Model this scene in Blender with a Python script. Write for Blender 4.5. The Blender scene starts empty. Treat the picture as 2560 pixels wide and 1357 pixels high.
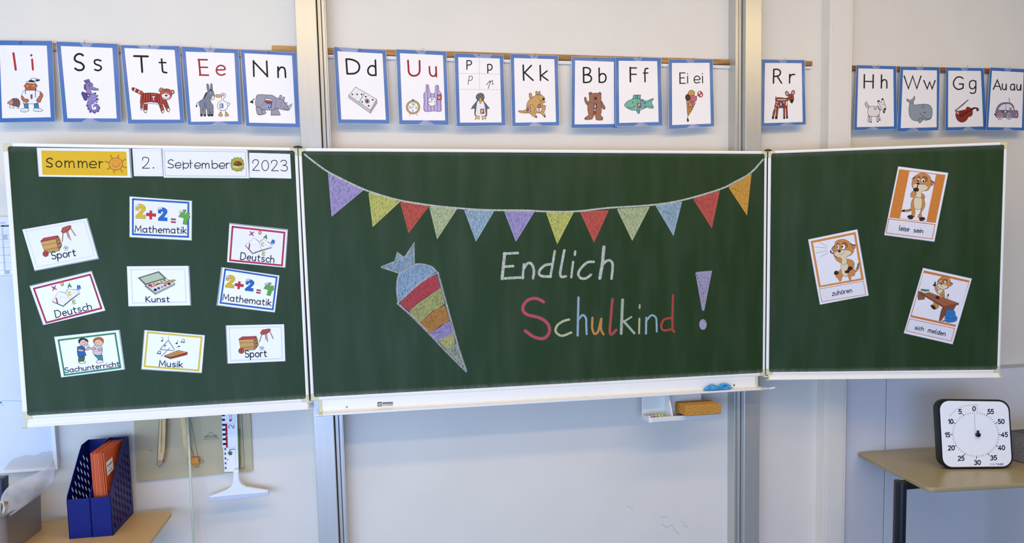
import bpy, bmesh, math, random
from mathutils import Vector, geometry
random.seed(7)

# ------------------------------------------------------------------ camera
Z0 = 1.13                                   # height of the board's lower edge
CAM = Vector((-.8089, -3.0271, .5236 + Z0))
yaw, pit, rol = .192, -.0847, -.0239
FPX, SX, SY = 1850., -31.27, 144.31
FW = Vector((math.sin(yaw)*math.cos(pit), math.cos(yaw)*math.cos(pit), math.sin(pit)))
_rt = Vector((math.cos(yaw), -math.sin(yaw), 0)); _up = _rt.cross(FW)
RT = _rt*math.cos(rol) + _up*math.sin(rol)
UP = -_rt*math.sin(rol) + _up*math.cos(rol)
sc = bpy.context.scene
cd = bpy.data.cameras.new('camera'); cam = bpy.data.objects.new('camera', cd)
sc.collection.objects.link(cam); sc.camera = cam
from mathutils import Matrix
cam.matrix_world = Matrix(((RT.x, UP.x, -FW.x, CAM.x), (RT.y, UP.y, -FW.y, CAM.y), (RT.z, UP.z, -FW.z, CAM.z), (0, 0, 0, 1)))
cd.sensor_width = 36; cd.sensor_fit = 'HORIZONTAL'; cd.lens = FPX/2560*36
cd.shift_x = -SX/2560; cd.shift_y = SY/2560; cd.clip_start = .05

# ------------------------------------------------------------------ light
sc.view_settings.view_transform = 'Standard'; sc.view_settings.look = 'None'
sc.view_settings.gamma = 1; sc.view_settings.use_curve_mapping = False
sc.view_settings.exposure = 0.1
w = bpy.data.worlds.new('room_light'); sc.world = w; w.use_nodes = True
w.node_tree.nodes['Background'].inputs[0].default_value = (.8, .88, 1, 1)
w.node_tree.nodes['Background'].inputs[1].default_value = .10
def area(name, loc, target, sx, sy, power, col, spread=180):
    l = bpy.data.lights.new(name, 'AREA'); l.shape = 'RECTANGLE'; l.size = sx; l.size_y = sy
    l.energy = power; l.color = col; l.spread = math.radians(spread)
    o = bpy.data.objects.new(name, l); sc.collection.objects.link(o); o.location = loc
    o.rotation_euler = (Vector(target)-Vector(loc)).to_track_quat('-Z', 'Y').to_euler()
    return o
area('window_left', (-3.7, -1.9, 1.05), (-.6, .1, .9), 2.4, 1.5, 28, (.50, .76, 1.0))
area('rear_fill', (-1.9, -5.0, 1.0), (.3, 0, .7), 4.8, 1.5, 200, (.40, .56, 1.0))  # added cool fill behind the camera, for the lower wall and board sheen
area('ceiling_lamp_board', (.0, -1.35, 3.12), (.0, -.1, 1.4), 5.2, .14, 25, (1.0, .74, .34))
area('ceiling_fill', (0, -2.2, 3.12), (0, -2.2, 0), 5, .2, 34, (1.0, .74, .38))  # added warm overhead fill for the room in general

# ------------------------------------------------------------------ projection of measured points on real planes
def ray(x, y): return FW + RT*((x-1280-SX)/FPX) - UP*((y-678.5-SY)/FPX)
class Plane:
    def __init__(s, o, n): s.o = Vector(o); s.n = Vector(n).normalized()
    def at(s, x, y, off=0.):
        d = ray(x, y); return CAM + d*(((s.o+s.n*off-CAM).dot(s.n))/d.dot(s.n))
def PY(y): return Plane((0, y, 0), (0, -1, 0))
def PZ(z): return Plane((0, 0, z), (0, 0, 1))
def PX(x): return Plane((x, 0, 0), (1, 0, 0))

# ------------------------------------------------------------------ materials
def lin(c): return c/12.92 if c <= .04045 else ((c+.055)/1.055)**2.4
def hexc(h):
    h = h.lstrip('#')
    if len(h) == 3: h = ''.join(c*2 for c in h)
    return tuple(lin(int(h[i:i+2], 16)/255) for i in (0, 2, 4))
MATS = {}
def nt(m):
    m.use_nodes = True; return m.node_tree, m.node_tree.nodes, m.node_tree.links
def mat(name, col, rough=.5, metal=0, noise=.0, nscale=40., bump=0., bscale=200., coat=0., stretch=(1, 1, 1), spec=.5, trans=0., alpha=1.):
    if name in MATS: return MATS[name]
    m = bpy.data.materials.new(name); t, N, L = nt(m); b = N['Principled BSDF']
    c = hexc(col) if isinstance(col, str) else col
    b.inputs['Base Color'].default_value = (*c, 1); b.inputs['Roughness'].default_value = rough
    b.inputs['Metallic'].default_value = metal; b.inputs['Coat Weight'].default_value = coat
    b.inputs['Coat Roughness'].default_value = .12; b.inputs['Specular IOR Level'].default_value = spec
    b.inputs['Transmission Weight'].default_value = trans; b.inputs['Alpha'].default_value = alpha
    tc = N.new('ShaderNodeTexCoord'); mp = N.new('ShaderNodeMapping'); mp.inputs['Scale'].default_value = stretch
    L.new(tc.outputs['Object'], mp.inputs[0])
    if noise:
        n = N.new('ShaderNodeTexNoise'); n.inputs['Scale'].default_value = nscale; n.inputs['Detail'].default_value = 6
        L.new(mp.outputs[0], n.inputs[0])
        r = N.new('ShaderNodeMapRange'); r.inputs[1].default_value = .25; r.inputs[2].default_value = .75
        r.inputs[3].default_value = 1-noise; r.inputs[4].default_value = 1+noise*.6
        L.new(n.outputs[0], r.inputs[0])
        mx = N.new('ShaderNodeVectorMath'); mx.operation = 'SCALE'; mx.inputs[0].default_value = c
        L.new(r.outputs[0], mx.inputs[3]); L.new(mx.outputs[0], b.inputs['Base Color'])
    if bump:
        n2 = N.new('ShaderNodeTexNoise'); n2.inputs['Scale'].default_value = bscale; n2.inputs['Detail'].default_value = 4
        L.new(mp.outputs[0], n2.inputs[0])
        bp = N.new('ShaderNodeBump'); bp.inputs['Strength'].default_value = bump; bp.inputs['Distance'].default_value = .002
        L.new(n2.outputs[0], bp.inputs['Height']); L.new(bp.outputs[0], b.inputs['Normal'])
    MATS[name] = m; return m

def ink_mat(name, rough, coat):
    """flat print: colours come from the face colours of the printed shapes, slightly mottled like ink"""
    m = bpy.data.materials.new(name); t, N, L = nt(m); b = N['Principled BSDF']
    a = N.new('ShaderNodeAttribute'); a.attribute_name = 'col'
    tc = N.new('ShaderNodeTexCoord'); n = N.new('ShaderNodeTexNoise'); n.inputs['Scale'].default_value = 160
    L.new(tc.outputs['Object'], n.inputs[0])
    r = N.new('ShaderNodeMapRange'); r.inputs[1].default_value = .3; r.inputs[2].default_value = .7
    r.inputs[3].default_value = .95; r.inputs[4].default_value = 1.03; L.new(n.outputs[0], r.inputs[0])
    mx = N.new('ShaderNodeVectorMath'); mx.operation = 'SCALE'
    L.new(a.outputs['Color'], mx.inputs[0]); L.new(r.outputs[0], mx.inputs[3]); L.new(mx.outputs[0], b.inputs['Base Color'])
    b.inputs['Roughness'].default_value = rough; b.inputs['Coat Weight'].default_value = coat; b.inputs['Specular IOR Level'].default_value = .2
    return m
def chalk_mat():
    """dry chalk: gaps in the stroke let the board show; coverage is the alpha of the face colour"""
    m = bpy.data.materials.new('chalk_dust'); t, N, L = nt(m); b = N['Principled BSDF']
    a = N.new('ShaderNodeAttribute'); a.attribute_name = 'col'
    L.new(a.outputs['Color'], b.inputs['Base Color']); b.inputs['Roughness'].default_value = .95; b.inputs['Specular IOR Level'].default_value = .1
    tc = N.new('ShaderNodeTexCoord')
    n1 = N.new('ShaderNodeTexNoise'); n1.inputs['Scale'].default_value = 420; n1.inputs['Detail'].default_value = 5; n1.inputs['Roughness'].default_value = .7
    n2 = N.new('ShaderNodeTexNoise'); n2.inputs['Scale'].default_value = 110; n2.inputs['Detail'].default_value = 4
    mp = N.new('ShaderNodeMapping'); mp.inputs['Scale'].default_value = (1.6, 1, .7); mp.inputs['Rotation'].default_value = (0, .5, 0)
    L.new(tc.outputs['Object'], mp.inputs[0]); L.new(tc.outputs['Object'], n1.inputs[0]); L.new(mp.outputs[0], n2.inputs[0])
    s = N.new('ShaderNodeMath'); s.operation = 'MULTIPLY_ADD'; s.inputs[1].default_value = .5
    L.new(n1.outputs[0], s.inputs[0])
    h = N.new('ShaderNodeMath'); h.operation = 'MULTIPLY'; h.inputs[1].default_value = .5; L.new(n2.outputs[0], h.inputs[0]); L.new(h.outputs[0], s.inputs[2])
    # alpha = clamp((noise - .5)*5 + coverage)
    d = N.new('ShaderNodeMath'); d.operation = 'MULTIPLY_ADD'; d.inputs[1].default_value = 3.2; L.new(s.outputs[0], d.inputs[0])
    e = N.new('ShaderNodeMath'); e.operation = 'SUBTRACT'; L.new(a.outputs['Alpha'], e.inputs[0]); e.inputs[1].default_value = 1.42
    L.new(e.outputs[0], d.inputs[2])
    c = N.new('ShaderNodeClamp'); c.inputs[2].default_value = .97; L.new(d.outputs[0], c.inputs[0]); L.new(c.outputs[0], b.inputs['Alpha'])
    return m
def board_mat():
    m = bpy.data.materials.new('green_chalkboard_enamel'); t, N, L = nt(m); b = N['Principled BSDF']
    tc = N.new('ShaderNodeTexCoord')
    mp = N.new('ShaderNodeMapping'); mp.inputs['Scale'].default_value = (5, 5, .9); L.new(tc.outputs['Object'], mp.inputs[0])
    n = N.new('ShaderNodeTexNoise'); n.inputs['Scale'].default_value = 3; n.inputs['Detail'].default_value = 8; L.new(mp.outputs[0], n.inputs[0])
    r = N.new('ShaderNodeMapRange'); r.inputs[1].default_value = .42; r.inputs[2].default_value = .8; r.inputs[4].default_value = .028; L.new(n.outputs[0], r.inputs[0])
    # dust left by wiping, thickest along the lower and upper frame
    sx = N.new('ShaderNodeSeparateXYZ'); L.new(tc.outputs['Object'], sx.inputs[0])
    lo = N.new('ShaderNodeMapRange'); lo.inputs[1].default_value = .020; lo.inputs[2].default_value = .0; lo.inputs[4].default_value = .30; L.new(sx.outputs[2], lo.inputs[0])
    hi = N.new('ShaderNodeMapRange'); hi.inputs[1].default_value = .955; hi.inputs[2].default_value = .985; hi.inputs[4].default_value = .16; L.new(sx.outputs[2], hi.inputs[0])
    mpe = N.new('ShaderNodeMapping'); mpe.inputs['Scale'].default_value = (60, 60, 12); L.new(tc.outputs['Object'], mpe.inputs[0])
    ne = N.new('ShaderNodeTexNoise'); ne.inputs['Scale'].default_value = 1.0; ne.inputs['Detail'].default_value = 6; L.new(mpe.outputs[0], ne.inputs[0])
    ad = N.new('ShaderNodeMath'); L.new(lo.outputs[0], ad.inputs[0]); L.new(hi.outputs[0], ad.inputs[1])
    me = N.new('ShaderNodeMath'); me.operation = 'MULTIPLY'; L.new(ad.outputs[0], me.inputs[0]); L.new(ne.outputs[0], me.inputs[1])
    a2 = N.new('ShaderNodeMath'); L.new(me.outputs[0], a2.inputs[0]); L.new(r.outputs[0], a2.inputs[1])
    mx = N.new('ShaderNodeMix'); mx.data_type = 'RGBA'; mx.inputs[6].default_value = (.0160, .0420, .0095, 1); mx.inputs[7].default_value = (.62, .64, .58, 1)
    L.new(a2.outputs[0], mx.inputs[0]); L.new(mx.outputs[2], b.inputs['Base Color'])
    b.inputs['Roughness'].default_value = .5; b.inputs['Specular IOR Level'].default_value = .24
    return m
def wood_mat(name, c1, c2, rough, sc_=(1.5, 30, 30), coat=0.):
    m = bpy.data.materials.new(name); t, N, L = nt(m); b = N['Principled BSDF']
    tc = N.new('ShaderNodeTexCoord'); mp = N.new('ShaderNodeMapping'); mp.inputs['Scale'].default_value = sc_; L.new(tc.outputs['Object'], mp.inputs[0])
    n = N.new('ShaderNodeTexNoise'); n.inputs['Scale'].default_value = 4; n.inputs['Detail'].default_value = 7; n.inputs['Distortion'].default_value = .8; L.new(mp.outputs[0], n.inputs[0])
    r = N.new('ShaderNodeValToRGB'); r.color_ramp.elements[0].position = .35; r.color_ramp.elements[1].position = .65
    r.color_ramp.elements[0].color = (*hexc(c1), 1); r.color_ramp.elements[1].color = (*hexc(c2), 1)
    L.new(n.outputs[0], r.inputs[0]); L.new(r.outputs[0], b.inputs['Base Color']); b.inputs['Roughness'].default_value = rough; b.inputs['Coat Weight'].default_value = coat
    return m
def clear_mat(name, col, vis, rough=.15):
    """thin clear film: mostly see-through, with a glossy skin"""
    m = bpy.data.materials.new(name); t, N, L = nt(m); b = N['Principled BSDF']; out = N['Material Output']
    b.inputs['Base Color'].default_value = (*hexc(col), 1); b.inputs['Roughness'].default_value = rough
    tr = N.new('ShaderNodeBsdfTransparent'); mx = N.new('ShaderNodeMixShader')
    tc = N.new('ShaderNodeTexCoord'); n = N.new('ShaderNodeTexNoise'); n.inputs['Scale'].default_value = 14; L.new(tc.outputs['Object'], n.inputs[0])
    r = N.new('ShaderNodeMapRange'); r.inputs[1].default_value = .3; r.inputs[2].default_value = .7; r.inputs[3].default_value = vis*.75; r.inputs[4].default_value = min(1, vis*1.25)
    L.new(n.outputs[0], r.inputs[0]); L.new(r.outputs[0], mx.inputs[0]); L.new(tr.outputs[0], mx.inputs[1]); L.new(b.outputs[0], mx.inputs[2]); L.new(mx.outputs[0], out.inputs[0])
    return m

M_wall = mat('painted_wall', '#e6dece', .55, noise=.03, nscale=5, bump=.12, bscale=350, spec=.35)
M_panel = mat('coated_wall_panel', '#dedcda', .42, noise=.03, nscale=6)
M_ceil = mat('ceiling_paint', '#e8e6e0', .8)
M_floor = mat('linoleum', '#5c646e', .5, noise=.1, nscale=20)
M_alu = mat('cream_painted_metal', '#e9e4d6', .38, noise=.03, nscale=30)
M_frame = mat('white_lacquered_aluminium', '#f0ede4', .34, noise=.015, nscale=20)
M_cap = mat('aged_ivory_plastic', '#d5cfa6', .45, noise=.08, nscale=120)
M_post = mat('anodised_aluminium_post', '#c6c3b9', .37, metal=.52, noise=.04, nscale=8, stretch=(8, 8, .6))
M_dark = mat('dark_metal', '#3b3a38', .35, metal=.6, noise=.1)
M_gap = mat('black_rubber', '#151516', .7)
M_wood = wood_mat('varnished_oak_strip', '#7d5526', '#b58545', .4)
M_wood2 = wood_mat('pale_beech', '#cda561', '#e2c283', .5, (30, 30, 2))
M_blue = mat('blue_card', '#3168aa', .38, coat=.12, noise=.05, nscale=25)
M_paper = mat('laminated_white_paper', '#f3ede8', .45, coat=.06, noise=.012, nscale=10)
M_paper2 = mat('white_paper', '#ecebf2', .38, coat=.35, noise=.012, nscale=10)
M_ink = ink_mat('printed_ink', .6, .0)
STROKE = 1.14
M_plainink = ink_mat('flat_ink', .6, 0)
M_lam = clear_mat('clear_laminate', '#dfe6ea', .30)
M_chalk = chalk_mat()
M_board = board_mat()

# ------------------------------------------------------------------ objects
COL = sc.collection
def origin(p):
    v = Vector((0, 0, 0))
    while p is not None: v += p.location; p = p.parent
    return v
def thing(name, label, cat, loc, group=None):
    o = bpy.data.objects.new(name, None); COL.objects.link(o); o.location = loc; o.empty_display_size = .05
    o['label'] = label; o['category'] = cat
    if group: o['group'] = group
    return o
class MB:
    def __init__(s): s.v = []; s.f = []; s.c = []; s.smooth = False
    def add(s, vs, fs, col=(1, 1, 1, 1)):
        k = len(s.v); s.v += [Vector(v) for v in vs]; s.f += [tuple(i+k for i in f) for f in fs]; s.c += [col]*len(fs); return s
    def box(s, x0, x1, y0, y1, z0, z1):
        return s.hexa([(x0, y0, z0), (x1, y0, z0), (x1, y1, z0), (x0, y1, z0)], [(x0, y0, z1), (x1, y0, z1), (x1, y1, z1), (x0, y1, z1)])
    def hexa(s, a, b): return s.loft([a, b])
    def loft(s, rings, caps=True, col=(1, 1, 1, 1)):
        n = len(rings[0]); vs = [v for r in rings for v in r]; fs = []
        for k in range(len(rings)-1):
            for i in range(n): j = (i+1) % n; fs.append((k*n+i, k*n+j, (k+1)*n+j, (k+1)*n+i))
        if caps: fs.append(tuple(range(n-1, -1, -1))); fs.append(tuple((len(rings)-1)*n+i for i in range(n)))
        return s.add(vs, fs, col)
    def prism(s, poly, ext):
        ext = Vector(ext); return s.loft([[Vector(p) for p in poly], [Vector(p)+ext for p in poly]])
    def tube(s, path, r, n=8, caps=True):
        path = [Vector(p) for p in path]; rr = r if isinstance(r, (list, tuple)) else [r]*len(path); rings = []
        for i, p in enumerate(path):
            t = (path[min(i+1, len(path)-1)]-path[max(i-1, 0)]).normalized()
            u = t.cross(Vector((0, 0, 1)));  u = t.cross(Vector((0, 1, 0))) if u.length < .1 else u
            u.normalize(); v = t.cross(u)
            rings.append([p+(u*math.cos(a)+v*math.sin(a))*rr[i] for a in [2*math.pi*k/n for k in range(n)]])
        return s.loft(rings, caps)
    def obj(s, name, m, parent=None, bevel=0., smooth=False, label=None, seg=2):
        o0 = origin(parent); me = bpy.data.meshes.new(name)
        me.from_pydata([tuple(v-o0) for v in s.v], [], s.f); me.update()
        if any(c != (1, 1, 1, 1) for c in s.c):
            at = me.color_attributes.new('col', 'FLOAT_COLOR', 'CORNER'); data = []
            for p in me.polygons: data += list(s.c[p.index])*p.loop_total
            at.data.foreach_set('color', data)
        else:
            bm = bmesh.new(); bm.from_mesh(me); bmesh.ops.recalc_face_normals(bm, faces=bm.faces); bm.to_mesh(me); bm.free()
        me.materials.append(m)
        if smooth: me.polygons.foreach_set('use_smooth', [True]*len(me.polygons))
        o = bpy.data.objects.new(name, me); COL.objects.link(o)
        if parent: o.parent = parent
        if bevel:
            b = o.modifiers.new('bevel', 'BEVEL'); b.width = bevel; b.segments = seg; b.limit_method = 'ANGLE'; b.angle_limit = math.radians(35)
        if label: o['label'] = label
        return o
def struct(o): o['kind'] = 'structure'; return o
def holed(outer, holes, ext):
    """plate with real holes: loops in 3D, extruded by ext"""
    loops = [[Vector(p) for p in outer]]+[[Vector(p) for p in h] for h in holes]
    flat = [p for l in loops for p in l]; tris = geometry.tessellate_polygon(loops); ext = Vector(ext); n = len(flat)
    vs = flat+[p+ext for p in flat]; fs = [tuple(t) for t in tris]+[tuple(i+n for i in reversed(t)) for t in tris]; k = 0
    for l in loops:
        for i in range(len(l)): j = (i+1) % len(l); fs.append((k+i, k+j, k+j+n, k+i+n))
        k += len(l)
    return MB().add(vs, fs)

# ------------------------------------------------------------------ 2D drawing in measured coordinates
def catmull(pts, closed, n=5):
    out = []; m = len(pts)
    rng = range(m) if closed else range(m-1)
    for i in rng:
        p = [pts[(i+k) % m] if closed else pts[min(max(i+k, 0), m-1)] for k in (-1, 0, 1, 2)]
        for s in range(n):
            t = s/n; r = []
            for a in (0, 1):
                p0, p1, p2, p3 = (q[a] for q in p)
                r.append(.5*((2*p1)+(p2-p0)*t+(2*p0-5*p1+4*p2-p3)*t*t+(3*p1-p0-3*p2+p3)*t**3))
            out.append(tuple(r))
    if not closed: out.append(pts[-1])
    return out
def ribbon(pts, w, closed=False, cap=True):
    """list of quads/polys for a stroke of width w (number or per-point list)"""
    q = [pts[0]]
    for p in pts[1:]:
        if abs(p[0]-q[-1][0])+abs(p[1]-q[-1][1]) > 1e-6: q.append(p)
    if closed and len(q) > 2 and abs(q[0][0]-q[-1][0])+abs(q[0][1]-q[-1][1]) < 1e-6: q.pop()
    pts = q; n = len(pts); h = w/2; L = []; R = []
    if n < 2: return []
    for i in range(n):
        a = pts[(i-1) % n] if closed or i else None; b = pts[(i+1) % n] if closed or i < n-1 else None; p = pts[i]
        ds = []
        if a: l = math.hypot(p[0]-a[0], p[1]-a[1]); ds.append(((p[0]-a[0])/l, (p[1]-a[1])/l))
        if b: l = math.hypot(b[0]-p[0], b[1]-p[1]); ds.append(((b[0]-p[0])/l, (b[1]-p[1])/l))
        dx = sum(d[0] for d in ds); dy = sum(d[1] for d in ds); l = math.hypot(dx, dy)
        if l < 1e-6: dx, dy, l = ds[0][0], ds[0][1], 1
        dx /= l; dy /= l
        k = 1/max(.45, dx*ds[0][0]+dy*ds[0][1])
        L.append((p[0]-dy*h*k, p[1]+dx*h*k)); R.append((p[0]+dy*h*k, p[1]-dx*h*k))
    out = [[L[i], L[i+1], R[i+1], R[i]] for i in range(n-1)]
    if closed: out.append([L[-1], L[0], R[0], R[-1]])
    elif cap:
        for (p, q2) in ((pts[0], pts[1]), (pts[-1], pts[-2])):
            a0 = math.atan2(p[1]-q2[1], p[0]-q2[0])
            out.append([(p[0]+h*math.cos(a0+t), p[1]+h*math.sin(a0+t)) for t in [math.pi*(k/5-.5) for k in range(6)]])
    return out
def arc(cx, cy, rx, ry, a0, a1, n=12):
    return [(cx+rx*math.cos(math.radians(a0+(a1-a0)*i/n)), cy+ry*math.sin(math.radians(a0+(a1-a0)*i/n))) for i in range(n+1)]
# school handwriting: single-stroke letters, cap height 1, x-height .62
X = .62
bowl = arc(.27, .31, .27, .31, 0, 360, 20)
def n_arch(x0, w_): return [(x0, .36)]+arc(x0+w_/2, .38, w_/2, .24, 180, 0, 10)+[(x0+w_, 0)]
GL = {
 'A': (.80, [[(0, 0), (.40, 1), (.78, 0)], [(.13, .33), (.66, .33)]]),
 'B': (.60, [[(0, 0), (0, 1), (.22, 1)]+arc(.24, .77, .24, .23, 90, -90)+[(0, .54)], [(.2, .54)]+arc(.27, .27, .30, .27, 90, -90)+[(0, 0)]]),
 'D': (.74, [[(0, 0), (0, 1), (.2, 1)]+arc(.22, .5, .50, .5, 90, -90)+[(0, 0)]]),
 'E': (.54, [[(.5, 1), (0, 1), (0, 0), (.53, 0)], [(0, .52), (.44, .52)]]),
 'F': (.50, [[(.5, 1), (0, 1), (0, 0)], [(0, .52), (.42, .52)]]),
 'G': (.80, [arc(.44, .5, .44, .5, 50, 318, 16)+[(.78, .1), (.78, .45), (.48, .45)]]),
 'H': (.70, [[(0, 0), (0, 1)], [(.68, 0), (.68, 1)], [(0, .5), (.68, .5)]]),
 'I': (.06, [[(.02, 1), (.02, 0)]]),
 'K': (.62, [[(0, 0), (0, 1)], [(.56, 1), (.03, .48)], [(.06, .52), (.62, 0)]]),
 'M': (.86, [[(0, 0), (.08, 1), (.42, .25), (.76, 1), (.84, 0)]]),
 'N': (.74, [[(0, 0), (0, 1), (.72, 0), (.72, 1)]]),
 'P': (.52, [[(0, 0), (0, 1), (.2, 1)]+arc(.22, .73, .28, .27, 90, -90)+[(0, .46)]]),
 'R': (.60, [[(0, 0), (0, 1), (.2, 1)]+arc(.22, .75, .28, .25, 90, -90)+[(0, .5)], [(.2, .5), (.58, 0)]]),
 'S': (.56, [arc(.29, .745, .26, .255, 32, 262, 12)+arc(.28, .255, .28, .255, 82, -150, 12)]),
 'T': (.72, [[(0, 1), (.7, 1)], [(.35, 1), (.35, 0)]]),
 'U': (.66, [[(0, 1), (0, .32)]+arc(.32, .32, .32, .32, 180, 360)+[(.64, 1)]]),
 'W': (1.1, [[(0, 1), (.28, 0), (.55, .95), (.82, 0), (1.1, 1)]]),
 'X': (.6, [[(0, 1), (.6, 0)], [(.6, 1), (0, 0)]]),
 'O': (.7, [arc(.35, .5, .35, .5, 0, 360, 20)]), 'C': (.66, [arc(.38, .5, .38, .5, 45, 315, 14)]),
 'a': (.60, [arc(.27, .31, .27, .31, 35, 330, 16), [(.54, X), (.54, .1), (.6, 0)]]),
 'b': (.56, [[(0, 1), (0, 0)], arc(.27, .31, .27, .31, 180, -180, 20)]),
 'c': (.46, [arc(.29, .31, .28, .31, 48, 312, 14)]),
 'd': (.58, [bowl, [(.55, 1), (.55, 0)]]),
 'e': (.54, [[(.02, .33), (.53, .33)]+arc(.28, .31, .26, .31, 4, 312, 16)]),
 'f': (.42, [arc(.36, .8, .2, .2, 60, 180, 6)+[(.16, 0)], [(0, X), (.38, X)]]),
 'g': (.58, [bowl, [(.55, X), (.55, -.12)]+arc(.29, -.12, .26, .22, 0, -150, 8)]),
 'h': (.50, [[(0, 1), (0, 0)], n_arch(0, .48)]),
 'i': (.06, [[(.02, X), (.02, 0)], [(.02, .86), (.02, .9)]]),
 'k': (.48, [[(0, 1), (0, 0)], [(.42, X), (.02, .27)], [(.08, .32), (.48, 0)]]),
 'l': (.16, [[(0, 1), (0, .12), (.05, .02), (.15, .0)]]),
 'm': (.82, [[(0, X), (0, 0)], n_arch(0, .40), n_arch(.40, .40)]),
 'n': (.50, [[(0, X), (0, 0)], n_arch(0, .48)]),
 'o': (.56, [arc(.28, .31, .28, .31, 0, 360, 20)]),
 'ö': (.56, [arc(.28, .31, .28, .31, 0, 360, 20), [(.18, .86), (.18, .88)], [(.38, .86), (.38, .88)]]),
 'p': (.56, [[(0, X), (0, -.38)], arc(.27, .31, .27, .31, 180, -180, 20)]),
 'r': (.34, [[(0, X), (0, 0)], [(0, .34)]+arc(.22, .36, .22, .25, 180, 62, 8)]),
 's': (.44, [arc(.22, .465, .19, .16, 35, 262, 10)+arc(.21, .155, .21, .155, 84, -150, 10)]),
 't': (.40, [[(.14, .86), (.14, .14), (.2, .02), (.36, .0)], [(0, X), (.38, X)]]),
 'u': (.54, [[(0, X), (0, .24)]+arc(.24, .24, .24, .24, 180, 350, 10)+[(.48, X)], [(.48, X), (.48, 0)]]),
 'w': (.78, [[(0, X), (.2, 0), (.39, .58), (.58, 0), (.78, X)]]),
 'z': (.46, [[(.02, X), (.44, X), (0, 0), (.46, 0)]]),
 '0': (.62, [arc(.30, .5, .30, .5, 0, 360, 20)]), '1': (.32, [[(0, .76), (.26, 1), (.26, 0)]]),
 '2': (.58, [arc(.28, .73, .26, .27, 165, -35, 10)+[(0, 0), (.56, 0)]]),
 '3': (.56, [arc(.25, .76, .24, .24, 150, -80, 10)+arc(.25, .27, .29, .27, 85, -150, 10)]),
 '4': (.62, [[(.42, 0), (.42, 1), (0, .3), (.6, .3)]]),
 '6': (.5, [arc(.25, .25, .25, .25, 0, 360, 16), [(.02, .3), (.1, .7), (.36, 1)]]),
 '5': (.54, [[(.48, 1), (.08, 1), (.05, .56)]+arc(.24, .32, .28, .32, 118, -140, 12)]),
 '.': (.06, [[(.02, 0), (.02, .03)]]), '_': (.30, []), '+': (.6, [[(0, .4), (.5, .4)], [(.25, .15), (.25, .65)]]), '=': (.5, [[(0, .3), (.4, .3)], [(0, .55), (.4, .55)]]),
}
def text_strokes(s, p0, p1, h, gap=.20, slant=0.):
    adv = [GL[c][0] for c in s]; W = sum(adv)+gap*(len(s)-1); L_ = math.hypot(p1[0]-p0[0], p1[1]-p0[1]); k = L_/W
    dx, dy = (p1[0]-p0[0])/L_, (p1[1]-p0[1])/L_; ux, uy = dy, -dx; out = []; x = 0
    for c in s:
        for st in GL[c][1]:
            out.append([(p0[0]+dx*(x+a+slant*b)*k+ux*b*h, p0[1]+dy*(x+a+slant*b)*k+uy*b*h) for a, b in st])
        x += GL[c][0]+gap
    return out
OUT = '#3a302c'
def pts_of(tok): return [tuple(float(q) for q in t.split(',')) for t in tok]
def shapes(spec, ow=4.5, outc=OUT):
    """mini drawing language -> list of (polygons, colour)"""
    res = []
    for ln in spec.strip().split('\n'):
        t = ln.split()
        if not t: continue
        k = t[0]
        if k == 'ow': ow = float(t[1]); continue
        if k in 'pqfg':
            pts = pts_of(t[2:]); pts = catmull(pts, True, 4) if k in 'pf' else pts
            res.append(([pts], t[1]))
            if k in 'pq': res.append((ribbon(pts, ow, True), outc))
        elif k in 'lk':
            pts = pts_of(t[3:]); pts = catmull(pts, False, 5) if k == 'l' and len(pts) > 2 else pts
            res.append((ribbon(pts, float(t[2])), t[1]))
        elif k in 'eo':
            (cx, cy), (rx, ry) = pts_of(t[2:4]); a = math.radians(float(t[4])) if len(t) > 4 else 0
            pts = [(cx+x*math.cos(a)-y*math.sin(a), cy+x*math.sin(a)+y*math.cos(a)) for x, y in arc(0, 0, rx, ry, 0, 360, 16)[:-1]]
            res.append(([pts], t[1]))
            if k == 'e': res.append((ribbon(pts, ow, True), outc))
        elif k == 'r':
            (cx, cy), (rx, ry) = pts_of(t[3:5]); res.append((ribbon(arc(cx, cy, rx, ry, 0, 360, 22)[:-1], float(t[2]), True), t[1]))
        elif k == 't':      # t text colour width p0 p1 height [slant]
            a, b = pts_of(t[4:6])
            res.append(([q for s in text_strokes(t[1], a, b, float(t[6]), slant=float(t[7]) if len(t) > 7 else 0) for q in ribbon(s, float(t[3]))], t[2]))
    return res
def draw(name, spec, view, plane, parent, base=.0012, m=None, step=1.4e-5, label=None, alpha=None, **kw):
    ox, oy, s = view; mb = MB(); off = base
    for polys, col in shapes(spec, **kw):
        off += step; c = (*hexc(col[:7]), int(col[7:9], 16)/255 if len(col) > 7 else 1.) if col.startswith('#') and len(col) > 4 else (*hexc(col), 1.)
        c = (c[0], c[1], c[2], c[3] if c != (1, 1, 1, 1) else .999)
        for pl in polys:
            if len(pl) < 3: continue
            ar = sum(pl[i][0]*pl[(i+1) % len(pl)][1]-pl[(i+1) % len(pl)][0]*pl[i][1] for i in range(len(pl)))
            if ar > 0: pl = pl[::-1]
            mb.add([plane.at(ox+x/s, oy+y/s, off) for x, y in pl], [tuple(range(len(pl)))], c)
    return mb.obj(name, m or M_ink, parent, label=label)
def lift(spec): return len([l for l in spec.strip().split('\n') if l.strip()])*2*1.4e-5+5e-5
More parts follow.
